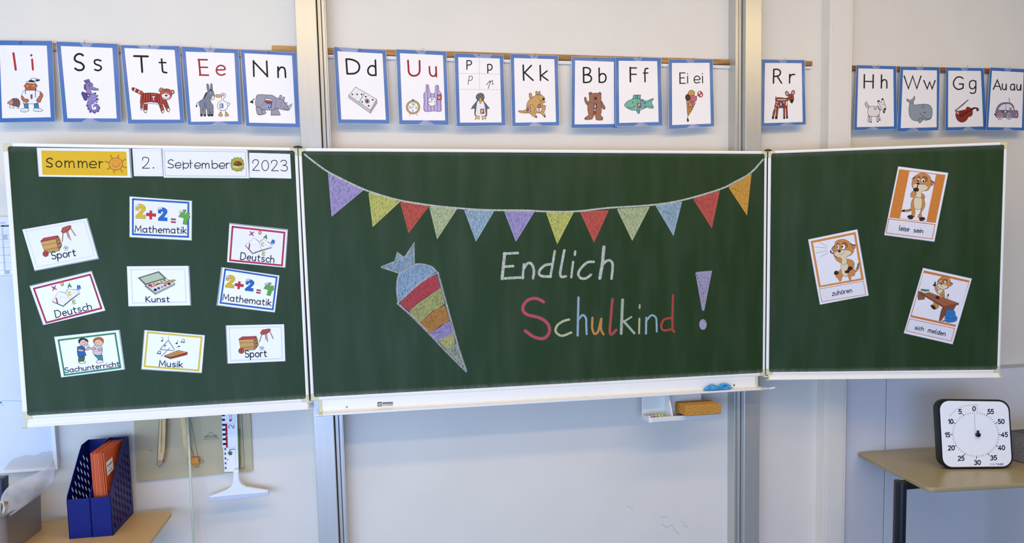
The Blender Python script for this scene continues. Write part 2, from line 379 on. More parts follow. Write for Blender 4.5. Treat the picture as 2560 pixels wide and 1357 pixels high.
def letters(spec, view, plane, parent, base):
    """every printed letter becomes a part: strokes whose boxes touch belong together"""
    groups = []
    for ln in spec.strip().split('\n'):
        sh = shapes(ln); xs = [x for pls, c in sh for pl in pls for x, y in pl]; ys = [y for pls, c in sh for pl in pls for x, y in pl]
        if not xs: continue
        b = [min(xs), max(xs), min(ys), max(ys)]; keep = []
        lines = [ln]
        for g in groups:
            if not (g[0][1] < b[0]-1 or g[0][0] > b[1]+1): b = [min(b[0], g[0][0]), max(b[1], g[0][1]), 0, 0]; lines = g[1]+lines
            else: keep.append(g)
        groups = keep+[(b, lines)]
    for b, lines in groups:
        lines = [' '.join([t_[0], t_[1], '%.1f' % (float(t_[2])*STROKE)]+t_[3:]) if t_[0] in 'lk' else ' '.join(t_) for t_ in (l_.split() for l_ in lines)]
        draw('printed_letter', '\n'.join(lines), view, plane, parent, base=base)
def quad_slab(name, q, plane, o0, o1, m, parent, bevel=0.):
    a = [plane.at(*p, o0) for p in q]; b = [p+plane.n*(o1-o0) for p in a]
    return MB().loft([a, b]).obj(name, m, parent, bevel)
def cen(q): return (sum(p[0] for p in q)/len(q), sum(p[1] for p in q)/len(q))

# ================================================================== the room
W = .12                                     # face of the wall (board surface is at y = 0)
PW = PY(W)
struct(MB().box(-4.6, 4.2, W, W+.15, 0, 3.2).obj('wall_back', M_wall))
struct(MB().box(-4.6, 4.2, -5.2, W+.15, -.1, 0).obj('floor', M_floor))
struct(MB().box(-4.6, 4.2, -5.2, W+.15, 3.2, 3.3).obj('ceiling', M_ceil))
struct(MB().box(-4.75, -4.6, -5.2, W+.15, 0, 3.2).obj('wall_left', M_wall))
struct(MB().box(4.2, 4.35, -5.2, W+.15, 0, 3.2).obj('wall_right', M_wall))
# boxed pilaster with a cover strip
pf = PY(W-.06)
xa, xb = pf.at(2071, 365).x, pf.at(2127, 365).x
pil = struct(MB().box(xa, xb, W-.06, W, 0, 3.2).obj('trim_1', M_wall, bevel=.002))
MB().box(xa+.014, xb-.014, W-.0625, W-.06, 0, 3.2).obj('cover_strip', M_wall, pil, bevel=.001)
# lower wall panelling on the right
pp = PY(W-.012)
x1, x2, zt = pp.at(2116, 1100).x, pp.at(2214, 1100).x, pp.at(2540, 917).z
struct(MB().box(x1, x2-.003, W-.012, W, .1, zt).obj('trim_2', M_panel, bevel=.0015))
struct(MB().box(x2+.003, 4.19, W-.012, W, .1, zt).obj('trim_3', M_panel, bevel=.0015))
struct(MB().box(x2-.003, x2+.003, W-.003, W, .1, zt).obj('trim_4', M_gap))
struct(MB().box(x1, 4.19, W-.016, W, zt, zt+.012).obj('trim_5', mat('grey_edge_profile', '#b5b0aa', .4)))
struct(MB().box(-4.6, xa, W-.014, W, 0, .09).obj('baseboard_back', mat('grey_skirting', '#8f8d8a', .6)))

# ------------------------------------------------------------------ the two lifting columns
def column(name, label, xl, xr, inner, loc):
    t = thing(name, label, 'column', loc)
    yf = .034
    mb = MB(); mb.box(xl, xr, yf, W, 0, 3.2); mb.obj('column_profile', M_post, t, bevel=.003)
    s = 1 if inner > 0 else -1
    xe = xr if s > 0 else xl
    def strip(nm, a, b, y0, m): MB().box(min(xe+s*a, xe+s*b), max(xe+s*a, xe+s*b), y0, W, 0, 3.2).obj(nm, m, t, bevel=.0012)
    strip('dark_seam', .000, .0035, .075, M_gap)  # black strip filling the seam between column face and guide rail
    strip('guide_rail', .0035, .017, .064, M_post)
    strip('guide_groove', .017, .020, .074, mat('groove_metal', '#8b8c88', .4, metal=.3))
    strip('guide_rail', .020, .032, .062, M_post)
    strip('guide_lip', .032, .0365, .055, M_post)
    return t
c34 = PY(.034)
xl0, xl1 = c34.at(784, 1060).x, c34.at(835, 1060).x
xr0, xr1 = c34.at(1860, 1150).x, c34.at(1899, 1150).x
column('board_column', 'left aluminium lifting column behind the hinge between left wing and middle board', xl0, xl1, 1, ((xl0+xl1)/2, .08, 0))
column('board_column', 'right aluminium lifting column behind the hinge between middle board and right wing', xr0, xr1, -1, ((xr0+xr1)/2, .08, 0))

# ------------------------------------------------------------------ the folding chalkboard
TL, TR_ = .0611, .2636
HL, HR = -1.003, 1.003
PM = Plane((0, 0, Z0), (0, -1, 0))
PL = Plane((HL, 0, Z0), (math.sin(TL), -math.cos(TL), 0))
PR = Plane((HR, 0, Z0), (-math.sin(TR_), -math.cos(TR_), 0))
board = thing('chalkboard', 'green folding chalkboard with two wings, mounted across the wall in white frames', 'chalkboard', (0, .01, Z0))
def outset(pts, d, n):
    """move each edge of a convex quad (tl,tr,br,bl) outward by d = (top,right,bottom,left)"""
    k = 4; L_ = []
    for i in range(k):
        a, b = pts[i], pts[(i+1) % k]; e = (b-a).normalized(); o = e.cross(n).normalized()
        if o.dot((a+b)/2-sum(pts, Vector())/4) < 0: o = -o
        L_.append((a+o*d[i], e))
    out = []
    for i in range(k):
        (p, e), (q, g) = L_[i-1], L_[i]
        r = geometry.intersect_line_line(p, p+e, q, q+g)[0]; out.append(r)
    return out
def panel(q, pl, fr, corner_r, label):
    inner = [pl.at(*p) for p in q]; n = pl.n
    root = MB().loft([outset(inner, (.004,)*4, n), [p-n*.016 for p in outset(inner, (.004,)*4, n)]]).obj('board_panel', M_board, board, label=label)
    # mesh origin at the panel's lower edge so that dust follows the frame
    d = Vector((0, 0, min(p.z for p in inner)-Z0)); root.location += d
    for v in root.data.vertices: v.co -= d
    outer = outset(inner, fr, n); names = ['frame_rail']*4
    for i in range(4):
        a, b, c, e = inner[i], inner[(i+1) % 4], outer[(i+1) % 4], outer[i]
        u = (b-a).normalized(); 
        ring = lambda p, r_: [p+n*.0, p+n*.0035, r_+n*.0035, r_-n*.020, p-n*.018]
        mb = MB(); mb.loft([[p for p in (a+n*-.001, a+n*.003, a*.55+e*.45+n*.0042, e+n*.003, e-n*.020)], [p for p in (b+n*-.001, b+n*.003, b*.55+c*.45+n*.0042, c+n*.003, c-n*.020)]])
        mb.obj('frame_rail', M_frame, root, bevel=.0008)
    return root, inner, outer
def corner(root, inner, outer, n, i, arm=.024, m=None):
    """plastic corner piece with a rounded inside"""
    p = outer[i]; e1 = (outer[(i+1) % 4]-p).normalized(); e2 = (outer[i-1]-p).normalized()
    w1 = (inner[i]-p).dot(e1); w2 = (inner[i]-p).dot(e2)
    r = .009; pts = [(0, 0), (arm+w1*.4, 0), (arm+w1*.4, w2), (w1+r, w2)]
    pts += [(w1+r-r*math.sin(a), w2+r-r*math.cos(a)) for a in [math.pi/2*k/5 for k in range(1, 5)]]
    pts += [(w1, w2+r), (w1, arm+w2*.4), (0, arm+w2*.4)]
    poly = [p+e1*a+e2*b+n*.0055 for a, b in pts]
    MB().prism(poly, n*-.026).obj('corner_cap', M_cap, root, bevel=.001)
qM = [(754, 378.3), (1911, 385), (1906.5, 931.5), (785, 992.5)]
qL = [(20, 366), (736.5, 377), (765, 996.5), (69.5, 1039)]
qR = [(1927.6, 384), (2510, 362.2), (2492.6, 923.8), (1922, 930)]
f = .0115
pM, iM, oM = panel(qM, PM, (f+.001, .0105, f+.002, f), .01, 'middle panel with the chalk greeting')
pL, iL, oL = panel(qL, PL, (f, f, .012, .015), .01, 'left wing')
pR, iR, oR = panel(qR, PR, (f, .0105, .012, .013), .01, 'right wing')
for r_, i_, o_, n_ in ((pM, iM, oM, PM.n), (pL, iL, oL, PL.n), (pR, iR, oR, PR.n)):
    for i in range(4): corner(r_, i_, o_, n_, i)
# low ledge under each wing
def wing_ledge(o_, n, root, h, d):
    a, b = o_[3], o_[2]; e = (b-a).normalized(); a = a+e*.014; b = b-e*.006
    z = Vector((0, 0, 1))
    pr_ = [(0, -.02), (0, .004), (-.006, .005), (-.010, .0085), (-h+.006, .0105), (-h, d), (-h-.003, d), (-h-.003, -.015)]
    MB().loft([[p+z*u+n*v for u, v in pr_] for p in (a, b)]).obj('wing_ledge', M_frame, root, bevel=.0006)
    for p, s in ((a, -1), (b, 1)):
        MB().loft([[p+e*(s*k)+z*u*1.02+n*(v+.001) for u, v in pr_] for k in (-.001, .006)]).obj('ledge_end_cap', M_cap, root, bevel=.0008)
        MB().tube([p+z*-(h+.002)+n*(d-.001), p+z*-(h+.002)+n*(d-.001)+e*(s*.016)], .0032, 8).obj('ledge_knob', M_cap, root)
wing_ledge(oL, PL.n, pL, .026, .016)
wing_ledge(oR, PR.n, pR, .019, .014)
# hinges
for (x, s) in ((HL, -1), (HR, 1)):
    zt_ = (oM[0] if s < 0 else oM[1]).z; zb_ = (oM[3] if s < 0 else oM[2]).z
    for z, k in ((zt_, 1), (zb_, -1)):
        mb = MB(); ring = lambda r, zz: [(x+r*math.cos(a), -.004+r*.55*math.sin(a), zz) for a in [2*math.pi*i/14 for i in range(14)]]
        mb.loft([ring(.019, z+k*.001), ring(.016, z+k*.005), ring(.007, z+k*.008)]); mb.obj('hinge', M_dark if k > 0 else M_frame, board)
    MB().box(x-.0015, x+.0015, -.001, .012, zb_+.004, zt_-.002).obj('hinge_seam', M_gap, board)
# chalk tray under the middle board
zb = oM[3].z
tl_ = PY(-.002).at(806, 1010); tr_ = PY(-.002).at(1886, 945)
zL = Z0-.018
a = Vector((PY(-.003).at(806, 1012).x, 0, oM[3].z)); b = Vector((PY(-.003).at(1888, 950).x, 0, oM[2].z))
TA_, TB_ = a.copy(), b.copy()
prof = [(.0, .018), (.0, -.0015), (-.006, -.003), (-.040, -.003), (-.046, -.008), (-.050, -.022), (-.0515, -.044), (-.047, -.047), (-.047, -.050), (-.055, -.050), (-.057, -.046), (-.0565, .018)]
mb = MB(); mb.loft([[Vector((p.x, y, p.z+z)) for z, y in prof] for p in (a, b)])
tray = mb.obj('chalk_tray', M_frame, board, bevel=.0006)
for p, s in ((a, -1), (b, 1)):
    MB().loft([[Vector((p.x+s*k, y*1.03, p.z+z*1.02)) for z, y in prof] for k in (.0, .014)]).obj('tray_end_cap', M_cap, tray, bevel=.001)
MB().tube([(a.x-.002, -.047, a.z-.053), (a.x-.028, -.047, a.z-.052)], [.005, .0045], 10).obj('tray_knob', M_frame, tray)
MB().loft([[(b.x+.012, y, b.z+z) for z, y in ((-.047, .0), (-.049, -.048), (-.0535, -.048), (-.0535, .0))], [(b.x+.055, y, b.z+z-.001) for z, y in ((-.0505, -.040), (-.0505, -.048), (-.053, -.048), (-.053, -.040))]]).obj('tray_tongue', M_frame, tray)
MB().tube([(b.x+.048, -.044, b.z-.052), (b.x+.072, -.044, b.z-.050)], .004, 8).obj('tray_knob', M_frame, tray)
def disc(c, n, r, h, name, m, parent, k=14, **kw):
    c = Vector(c); n = Vector(n).normalized(); u = n.orthogonal().normalized(); v = n.cross(u)
    return MB().loft([[c+(u*math.cos(t)+v*math.sin(t))*r+n*d for t in [2*math.pi*i/k for i in range(k)]] for d in (0, h)]).obj(name, m, parent, **kw)
M_screw = mat('screw_zinc', '#8a8780', .35, metal=.7)
PT = PY(-.003)
for q in ((867, 1017), (1835, 962.5)): disc(PT.at(*q), (0, -1, 0), .0042, .0015, 'screw', M_screw, tray)
q = [(943, 1004.5), (983.5, 1003), (983.8, 1014.8), (943.5, 1016)]
st = quad_slab('maker_sticker', q, PT, 0, .0004, mat('sticker_cream', '#ddd8c8', .5), tray)
draw('sticker_print', '''
q #2e2a26 944,1005.2 953.8,1004.8 954,1015 944.4,1015.6
o #d8d2c2 949.1,1010.4 4.0,3.6
k #4a443c 1.6 946.6,1010.5 951.6,1010.2
k #4a443c 1.6 956.5,1006.6 981.5,1005.8
k #5c564c 1.5 956.5,1008.6 981.5,1007.6
k #4a443c .8 956.5,1011 982,1010
k #6a6458 1.0 957,1013.6 962,1013.4
k #6a6458 1.0 966,1013.2 981.5,1012.6
''', (0, 0, 1), PT, st, base=.0006, m=M_plainink, ow=.3)

# ------------------------------------------------------------------ chalk drawing on the middle panel
V1 = (740, 360, 3.992); V2 = (1300, 360, 3.9906); V3 = (920, 590, 3.77); V4 = (1220, 590, 4.2667)
def chalk(name, spec, view, label=None, base=.0004): return draw(name, spec, view, PM, pM, base=base, m=M_chalk, label=label, ow=0.01)
def to_src(v, pts): return [(v[0]+x/v[2], v[1]+y/v[2]) for x, y in pts]
COLS = {'purple': '#a79ac4', 'yellow': '#c0c06a', 'red': '#c05a4e', 'pale green': '#b3bd8f', 'blue': '#9cb3bf', 'orange': '#cf9a45', 'white': '#b9bdae'}
def chalk_poly(name, pts, col, view, label, film=150, rings=True, w=None):
    """filled chalk shape: rubbed film, firm outline, inner strokes following the outline"""
    c = COLS.get(col, col); s = view[2]; w = w or 1.9*s; cx, cy = cen(pts)
    rows = ['g %s%02x ' % (c, film)+' '.join('%.1f,%.1f' % p for p in pts)]
    ks = [.0]+([.16, .32, .5, .68, .86] if rings else [])
    for i, k in enumerate(ks):
        pp_ = [(x+(cx-x)*k+random.uniform(-1, 1)*(i > 0)*s*.5, y+(cy-y)*k+random.uniform(-1, 1)*(i > 0)*s*.5) for x, y in pts]
        pp_ = pp_+[pp_[0]]
        rows.append('k %s%02x %.1f ' % (c, 205 if i == 0 else random.choice((110, 150, 170)), w*(1 if i == 0 else random.uniform(.8, 1.5)))+' '.join('%.1f,%.1f' % p for p in pp_))
    return chalk(name, '\n'.join(rows), view, label)
for col, pts in (('purple', [(323, 288), (668, 460), (358, 718)]), ('yellow', [(728, 486), (1032, 577), (768, 820)]), ('red', [(1042, 578), (1322, 622), (1125, 880)]),
                 ('pale green', [(1333, 626), (1602, 650), (1410, 942)]), ('blue', [(1681, 659), (1975, 668), (1797, 966)]), ('purple', [(2081, 672), (2377, 676), (2195, 968)])):
    chalk_poly('chalk_pennant', pts, col, V1, col+' chalk pennant')
for col, pts in (('yellow', [(264, 684), (530, 685), (372, 992)]), ('red', [(601, 674), (881, 664), (738, 975)]), ('pale green', [(971, 649), (1289, 629), (1120, 957)]),
                 ('blue', [(1356, 616), (1612, 580), (1530, 909)]), ('red', [(1731, 548), (1989, 469), (1913, 835)]), ('orange', [(2083, 430), (2305, 305), (2263, 705)])):
    chalk_poly('chalk_pennant', pts, col, V2, col+' chalk pennant', film=185 if col in ('red', 'orange') else 150)
sp = to_src(V1, [(85, 102), (150, 155), (300, 265), (450, 345), (650, 440), (800, 495), (1030, 560), (1320, 608), (1600, 638), (1900, 658)])+to_src(V2, [(60, 662), (200, 670), (400, 675), (600, 668), (880, 637), (1290, 610), (1610, 562), (1990, 452), (2150, 375), (2300, 288), (2425, 155)])
chalk('chalk_string', 'l #b9bdae88 4.6 '+' '.join('%.1f,%.1f' % p for p in sp)+'\nl #c4c8b8a8 2.4 '+' '.join('%.1f,%.1f' % p for p in sp), (0, 0, 1), 'white chalk bunting line', base=.0008)
# the school cone
parts = [('cone_leaves', [(122, 290), (255, 240), (279, 160), (345, 205), (375, 165), (432, 70), (434, 266), (345, 322), (300, 348)], '#93a9b8', 110),
 ('cone_cloth', [(290, 370), (345, 330), (440, 275), (500, 265), (600, 292), (640, 330), (560, 385), (480, 438), (390, 520), (290, 606), (272, 500)], '#93adc2', 128),
 ('cone_band', [(303, 638), (430, 500), (560, 405), (643, 372), (680, 488), (570, 560), (480, 620), (392, 702)], '#b04a50', 175),
 ('cone_band', [(395, 708), (480, 622), (570, 562), (682, 494), (718, 636), (620, 700), (492, 812), (440, 770)], '#a9ab6e', 128),
 ('cone_band', [(492, 818), (620, 702), (720, 657), (765, 790), (680, 850), (590, 910), (520, 850)], '#b07f45', 165),
 ('cone_band', [(592, 917), (690, 842), (768, 806), (800, 905), (730, 945), (657, 985)], '#9a8fb8', 140),
 ('cone_band', [(667, 987), (800, 917), (818, 1010), (735, 1060)], '#b3ae72', 150),
 ('cone_tip', [(738, 1064), (832, 1018), (903, 1215), (888, 1215)], '#a3ab92', 112)]
for nm, pts, col, fl in parts: chalk_poly(nm, pts, col, V3, None, film=fl, rings=nm in ('cone_leaves', 'cone_cloth', 'cone_band'), w=7)
chalk('cone_outline', '''
k #b0b0b078 19 278,635 400,740 560,900 720,1070 925,1275
k #b0b0b078 19 657,345 700,500 780,790 860,1080 925,1270
l #b4b4b090 14 285,628 390,530 480,450 560,395 657,345
l #b4b4ac88 12 285,628 270,500 288,370 345,325 440,270 500,262 600,288 655,345
k #b4b4ac88 11 118,292 255,238 277,155 345,205 375,160 435,62 436,270 300,352 118,292
''', V3, 'grey chalk outline of the school cone', base=.0011)
Wt = '#c6c9bba0'
lets = [
 ('E', 'k %s 32 178,185 150,455\nk %s 27 170,188 318,180\nk %s 27 175,326 268,320\nk %s 27 158,452 375,440'.replace('%s', Wt), 0),
 ('n', 'k %s 24 382,300 370,450\nl %s 28 385,345 410,300 450,288 478,320 490,380 480,450'.replace('%s', Wt), 0),
 ('d', 'k %s 26 712,160 690,300 665,435\nl %s 28 690,298 610,310 555,360 545,400 580,428 670,432'.replace('%s', Wt), 0),
 ('l', 'l %s 27 814,152 780,330 770,400 785,435 830,428'.replace('%s', Wt), 0),
 ('i', 'k %s 24 908,275 888,440\nk %s 26 930,165 926,200'.replace('%s', Wt), 0),
 ('c', 'l %s 27 1128,275 1060,280 990,345 963,405 990,448 1045,450 1098,412'.replace('%s', Wt), 0),
 ('h', 'k %s 34 1236,115 1222,280 1193,450\nl %s 27 1225,305 1265,265 1305,262 1330,310 1318,455'.replace('%s', Wt), 0),
 ('S', 'l #b8545cd8 34 592,702 540,672 480,665 415,690 374,750 380,805 430,842 520,862 600,898 650,960 652,1030 610,1083 560,1093 480,1070 398,1010', 1),
 ('c', 'l #b9bf8fc8 25 865,890 800,908 740,952 720,1008 752,1050 800,1062 888,1028', 1),
 ('h', 'k #96aec0c8 24 965,655 956,1060\nl #96aec0c8 22 965,890 1010,842 1045,878 1048,960 1052,1045', 1),
 ('u', 'l #c58a4ad0 25 1114,872 1112,980 1135,1040 1175,1015 1208,882\nl #c58a4ad0 24 1208,882 1205,990 1232,1048', 1),
 ('l', 'l #b04f4fd8 28 1327,675 1312,850 1300,1020 1325,1045 1368,1000', 1),
 ('k', 'k #a9b79fc8 30 1436,680 1420,1040\nk #a9b79fc8 20 1530,862 1445,915\nk #a9b79fc8 26 1445,905 1560,1035', 1),
 ('i', 'k #bdbb82c8 20 1615,880 1612,1038\nk #bdbb82c8 19 1618,735 1617,768', 1),
 ('n', 'k #9bb0c0c8 22 1688,870 1685,1040\nl #9bb0c0c8 20 1690,905 1740,845 1790,868 1798,940 1800,1018', 1),
 ('d', 'l #b04a40d8 24 1974,632 1968,850 1970,990 1988,1020\nl #b04a40d8 24 1962,872 1880,890 1848,955 1872,1005 1962,992', 1)]
for ch, spec, row in lets: chalk('chalk_letter', spec, V4, None, base=.0006)
chalk_poly('chalk_exclamation_wedge', [(2215, 388), (2385, 373), (2303, 790), (2288, 790)], '#a39cb4', V4, None, film=190, w=9)
chalk('chalk_exclamation_dot', 'o #a79eb8d0 2293,943 40,57', V4)
# smears and crumbs of chalk under the tray edge are left to the board's own surface

# ================================================================== wooden hanging strips and the row of letter cards
PS = PY(W-.016)
def strip(name, label, p0, p1, h, y0, y1, m, grp=None, end=0):
    a, b = PY(y0).at(*p0), PY(y0).at(*p1)
    t = thing(name, label, 'strip', ((a+b)/2), grp)
    mb = MB(); mb.loft([[Vector((p.x, y, z)) for y, z in ((y0, p.z), (y0, p.z-h), (y1, p.z-h), (y1, p.z))] for p in (a, b)]); mb.obj('wooden_batten', m, t, bevel=.003)
    return t, a, b
strip('wooden_strip', 'oak strip along the wall left of the left column, carrying five letter cards', (-60, 99.5), (742, 127.5), .028, W-.014, W, M_wood)
strip('wooden_strip', 'short light oak piece above the strip, touching the left column', (679, 113), (760, 115.5), .021, W-.013, W, wood_mat('light_oak', '#a37a3e', '#c1924f', .45))
def rail(t, a, b):
    MB().box(a.x, b.x, W-.010, W, a.z-.041, a.z-.027).obj('picture_rail', M_frame, t, bevel=.001)
    MB().box(a.x, b.x, W-.014, W-.010, a.z-.041, a.z-.038).obj('rail_lip', M_frame, t)
t, a, b = strip('wooden_strip', 'oak strip with white rail between the two columns above the middle board', (800, 118.5), (1845, 148.8), .024, W-.014, W, M_wood)
MB().loft([[Vector((p.x, y, p.z-z)) for y, z in ((W-.010, .026), (W-.010, .030), (W-.013, .030), (W-.013, .033), (W-.010, .034), (W-.010, .038), (W, .038), (W, .026))] for p in (a, b)]).obj('picture_rail', M_frame, t)
t, a, b = strip('wooden_strip', 'oak strip end with rounded tip right of the right column', (1880, 150), (2031.5, 152.4), .022, W-.014, W, M_wood)
MB().loft([[Vector((p.x, y, p.z-z)) for y, z in ((W-.010, .024), (W-.010, .028), (W-.013, .028), (W-.013, .031), (W-.010, .034), (W, .034), (W, .024))] for p in (a, b+Vector((-.003, 0, 0)))]).obj('picture_rail', M_frame, t)
strip('wooden_strip', 'reddish brown strip right of the pilaster, carrying the last four letter cards', (2124, 163), (2640, 173.8), .023, W-.014, W, wood_mat('brown_strip', '#6a3a20', '#94572f', .45))

A = (0, 80, 4.5225); B = (400, 80, 4.5225); C_ = (800, 80, 4.5225); D = (1120, 80, 4.5225); E_ = (1400, 80, 4.5225); F = (1640, 80, 4.5225); G = (2000, 80, 4.5233); H = (2260, 80, 4.5233)
RED = '#a3262e'; BLK = '#1a1614'
M_tape = clear_mat('clear_tape', '#e4e4ee', .30)
def letter_card(label, outer, inner, tilt, parts, pin=None, pinkind=0, fwd=0.):
    """laminated card hanging from a pin on the strip; its foot stands off the wall"""
    zt = PY(W-.02).at(*cen(outer[:2])).z
    a = math.radians(tilt)
    pl = Plane((0, W-.0165-fwd, zt), (0, -math.cos(a), -math.sin(a)))
    # plane leans outwards towards its foot
    pl.n = Vector((0, -math.cos(a), math.sin(a)))
    c = pl.at(*cen(outer))
    t = thing('letter_card', label, 'card', (c.x, c.y, zt), 'letter cards hung from the wooden strips')
    o2 = [(x+(1.4 if x > cen(outer)[0] else -1.4), y+(1.2 if y > cen(outer)[1] else -1.2)) for x, y in outer]
    quad_slab('laminate_pouch', o2, pl, -.0004, .0000, M_lam, t)
    quad_slab('blue_backing', outer, pl, 0, .0006, M_blue, t)
    quad_slab('picture_sheet', inner, pl, .0006, .0010, M_paper, t)
    for nm, spec, view in parts:
        if nm == 'lettering' and len(spec) > 0 and 'penguin' not in label: letters(spec, view, pl, t, .00105)
        elif nm == 'lettering': letters('\n'.join(l for l in spec.strip().split('\n') if '#a09a98' not in l), view, pl, t, .00115); draw('writing_grid', '\n'.join(l for l in spec.split('\n') if '#a09a98' in l), view, pl, t, base=.00105)
        else: draw(nm, spec, view, pl, t, base=.00105)
    def tape(pts_, nm='tape_strip'): MB().add([pl.at(x, y, .0014) for x, y in pts_], [tuple(range(len(pts_)))]).obj(nm, M_tape, t)
    rnd = random.Random(label)
    lp = lambda a_, b_, k: (a_[0]+(b_[0]-a_[0])*k, a_[1]+(b_[1]-a_[1])*k)
    if pinkind == 1:
        tape([lp(outer[0], outer[1], .38), lp(outer[0], outer[1], .60), lp(inner[0], inner[1], .57), lp(inner[0], inner[1], .44)])
        k = rnd.uniform(.2, .45); tape([lp(inner[3], inner[2], k+.1), lp(inner[3], inner[2], k+.2), lp(outer[3], outer[2], k+.32), lp(outer[3], outer[2], k)])
    elif rnd.random() < .6:
        k = rnd.uniform(.05, .4); tape([lp(outer[0], outer[1], k), lp(outer[0], outer[1], k+.4), lp(inner[0], inner[1], k+.38), lp(inner[0], inner[1], k+.06)])
    px, py = pin if pin else ((outer[0][0]*.5+outer[1][0]*.5), (outer[0][1]+outer[1][1])/2+6)
    p = pl.at(px, py, .0006)
    if pinkind == 0:
        MB().tube([p+Vector((0, .008, 0)), p+Vector((0, -.005, 0))], .0006, 6).obj('pin', M_dark, t)
        disc(p+Vector((0, -.005, 0)), (0, -1, 0), .0021, .0016, 'pin_head', mat('dark_pin_head', '#1d1b1b', .3), t, k=10)
    else:
        MB().tube([p+Vector((-.002, .008, -.002)), p+Vector((0, -.004, 0)), p+Vector((.004, -.007, .009)), p+Vector((.007, -.006, .014))], .00055, 6).obj('bent_pin', M_dark, t)
    return t
def seg(T, col, w_, p0, p1, h): return 't %s %s %s %s %s %s' % (T, col, w_, p0, p1, h)

letter_card('letter card with red I i, child and hedgehog, left end of row',
 [(-9, 101), (130.5, 102.5), (137, 303.5), (-4, 306)], [(-1, 113), (117, 114), (127, 293), (5.5, 295.6)], 5, [
 ('lettering', '''
k #b03038 22 152,240 178,425
k #b03038 20 363,310 372,425
o #b03038 354,263 14,14''', A),
 ('printed_picture', '''
f #7a5a52 125,770 140,752 158,745 175,750 188,742 196,756 212,752 214,768 228,778 226,792 232,808 224,832 214,850 185,845 150,838 128,825 118,805
k #4a3532 4 140,760 150,790
k #4a3532 4 165,750 170,790
k #4a3532 4 190,752 192,800
k #4a3532 4 212,765 208,800
k #4a3532 4 150,800 160,830
k #4a3532 4 180,800 190,835
p #c78a68 85,800 112,775 135,765 150,790 145,815 125,825 100,815
o #2a1d1a 87,802 5,5
k #4a3532 5 120,825 106,852 130,858
k #4a3532 5 150,838 145,860 165,862
k #4a3532 5 200,845 215,860 190,862
f #3b2622 298,580 318,556 345,540 378,548 402,580 408,610 400,650 292,650 288,610
p #b9653f 292,585 400,582 406,612 400,655 300,658 286,625
o #b9653f 277,612 9,12
o #b9653f 417,610 9,12
q #e8e2da 300,560 345,565 400,570 402,586 345,582 298,578
p #e6e4e2 345,530 380,522 420,528 452,542 425,556 390,552 360,545
f #2a3a48 405,534 452,543 425,556 405,550
o #e8896a 312,610 11,12
o #e8896a 380,608 11,12
l #5b2c1e 3 315,628 335,645 360,645 380,630
l #5b2c1e 3 340,610 336,630 350,630
k #5b2c1e 3 315,592 325,588
k #5b2c1e 3 355,590 370,588
q #efece8 262,668 290,658 405,660 452,672 470,700 440,730 420,745 430,800 380,812 262,808 268,740 240,725
p #bb6a45 248,720 240,750 262,780 300,800 322,785 322,765 295,755 280,758 268,738
p #bb6a45 455,675 486,712 468,760 455,792 430,795 410,770 435,750 450,715
k #22262c 7 287,655 288,700
k #22262c 7 405,640 398,735
q #b93a3a 346,708 364,706 366,752 348,754
q #3a80ad 270,812 318,808 320,860 278,864
q #3a80ad 385,810 430,808 438,858 388,862
p #efefef 235,875 270,862 318,866 322,890 290,902 240,898
p #efefef 380,870 410,860 450,866 480,886 450,898 385,892
l #4a4a4a 3 250,885 262,880 275,887 290,882 305,888
l #4a4a4a 3 400,882 415,878 430,886 445,880''', A)], pin=(52, 107), pinkind=0)
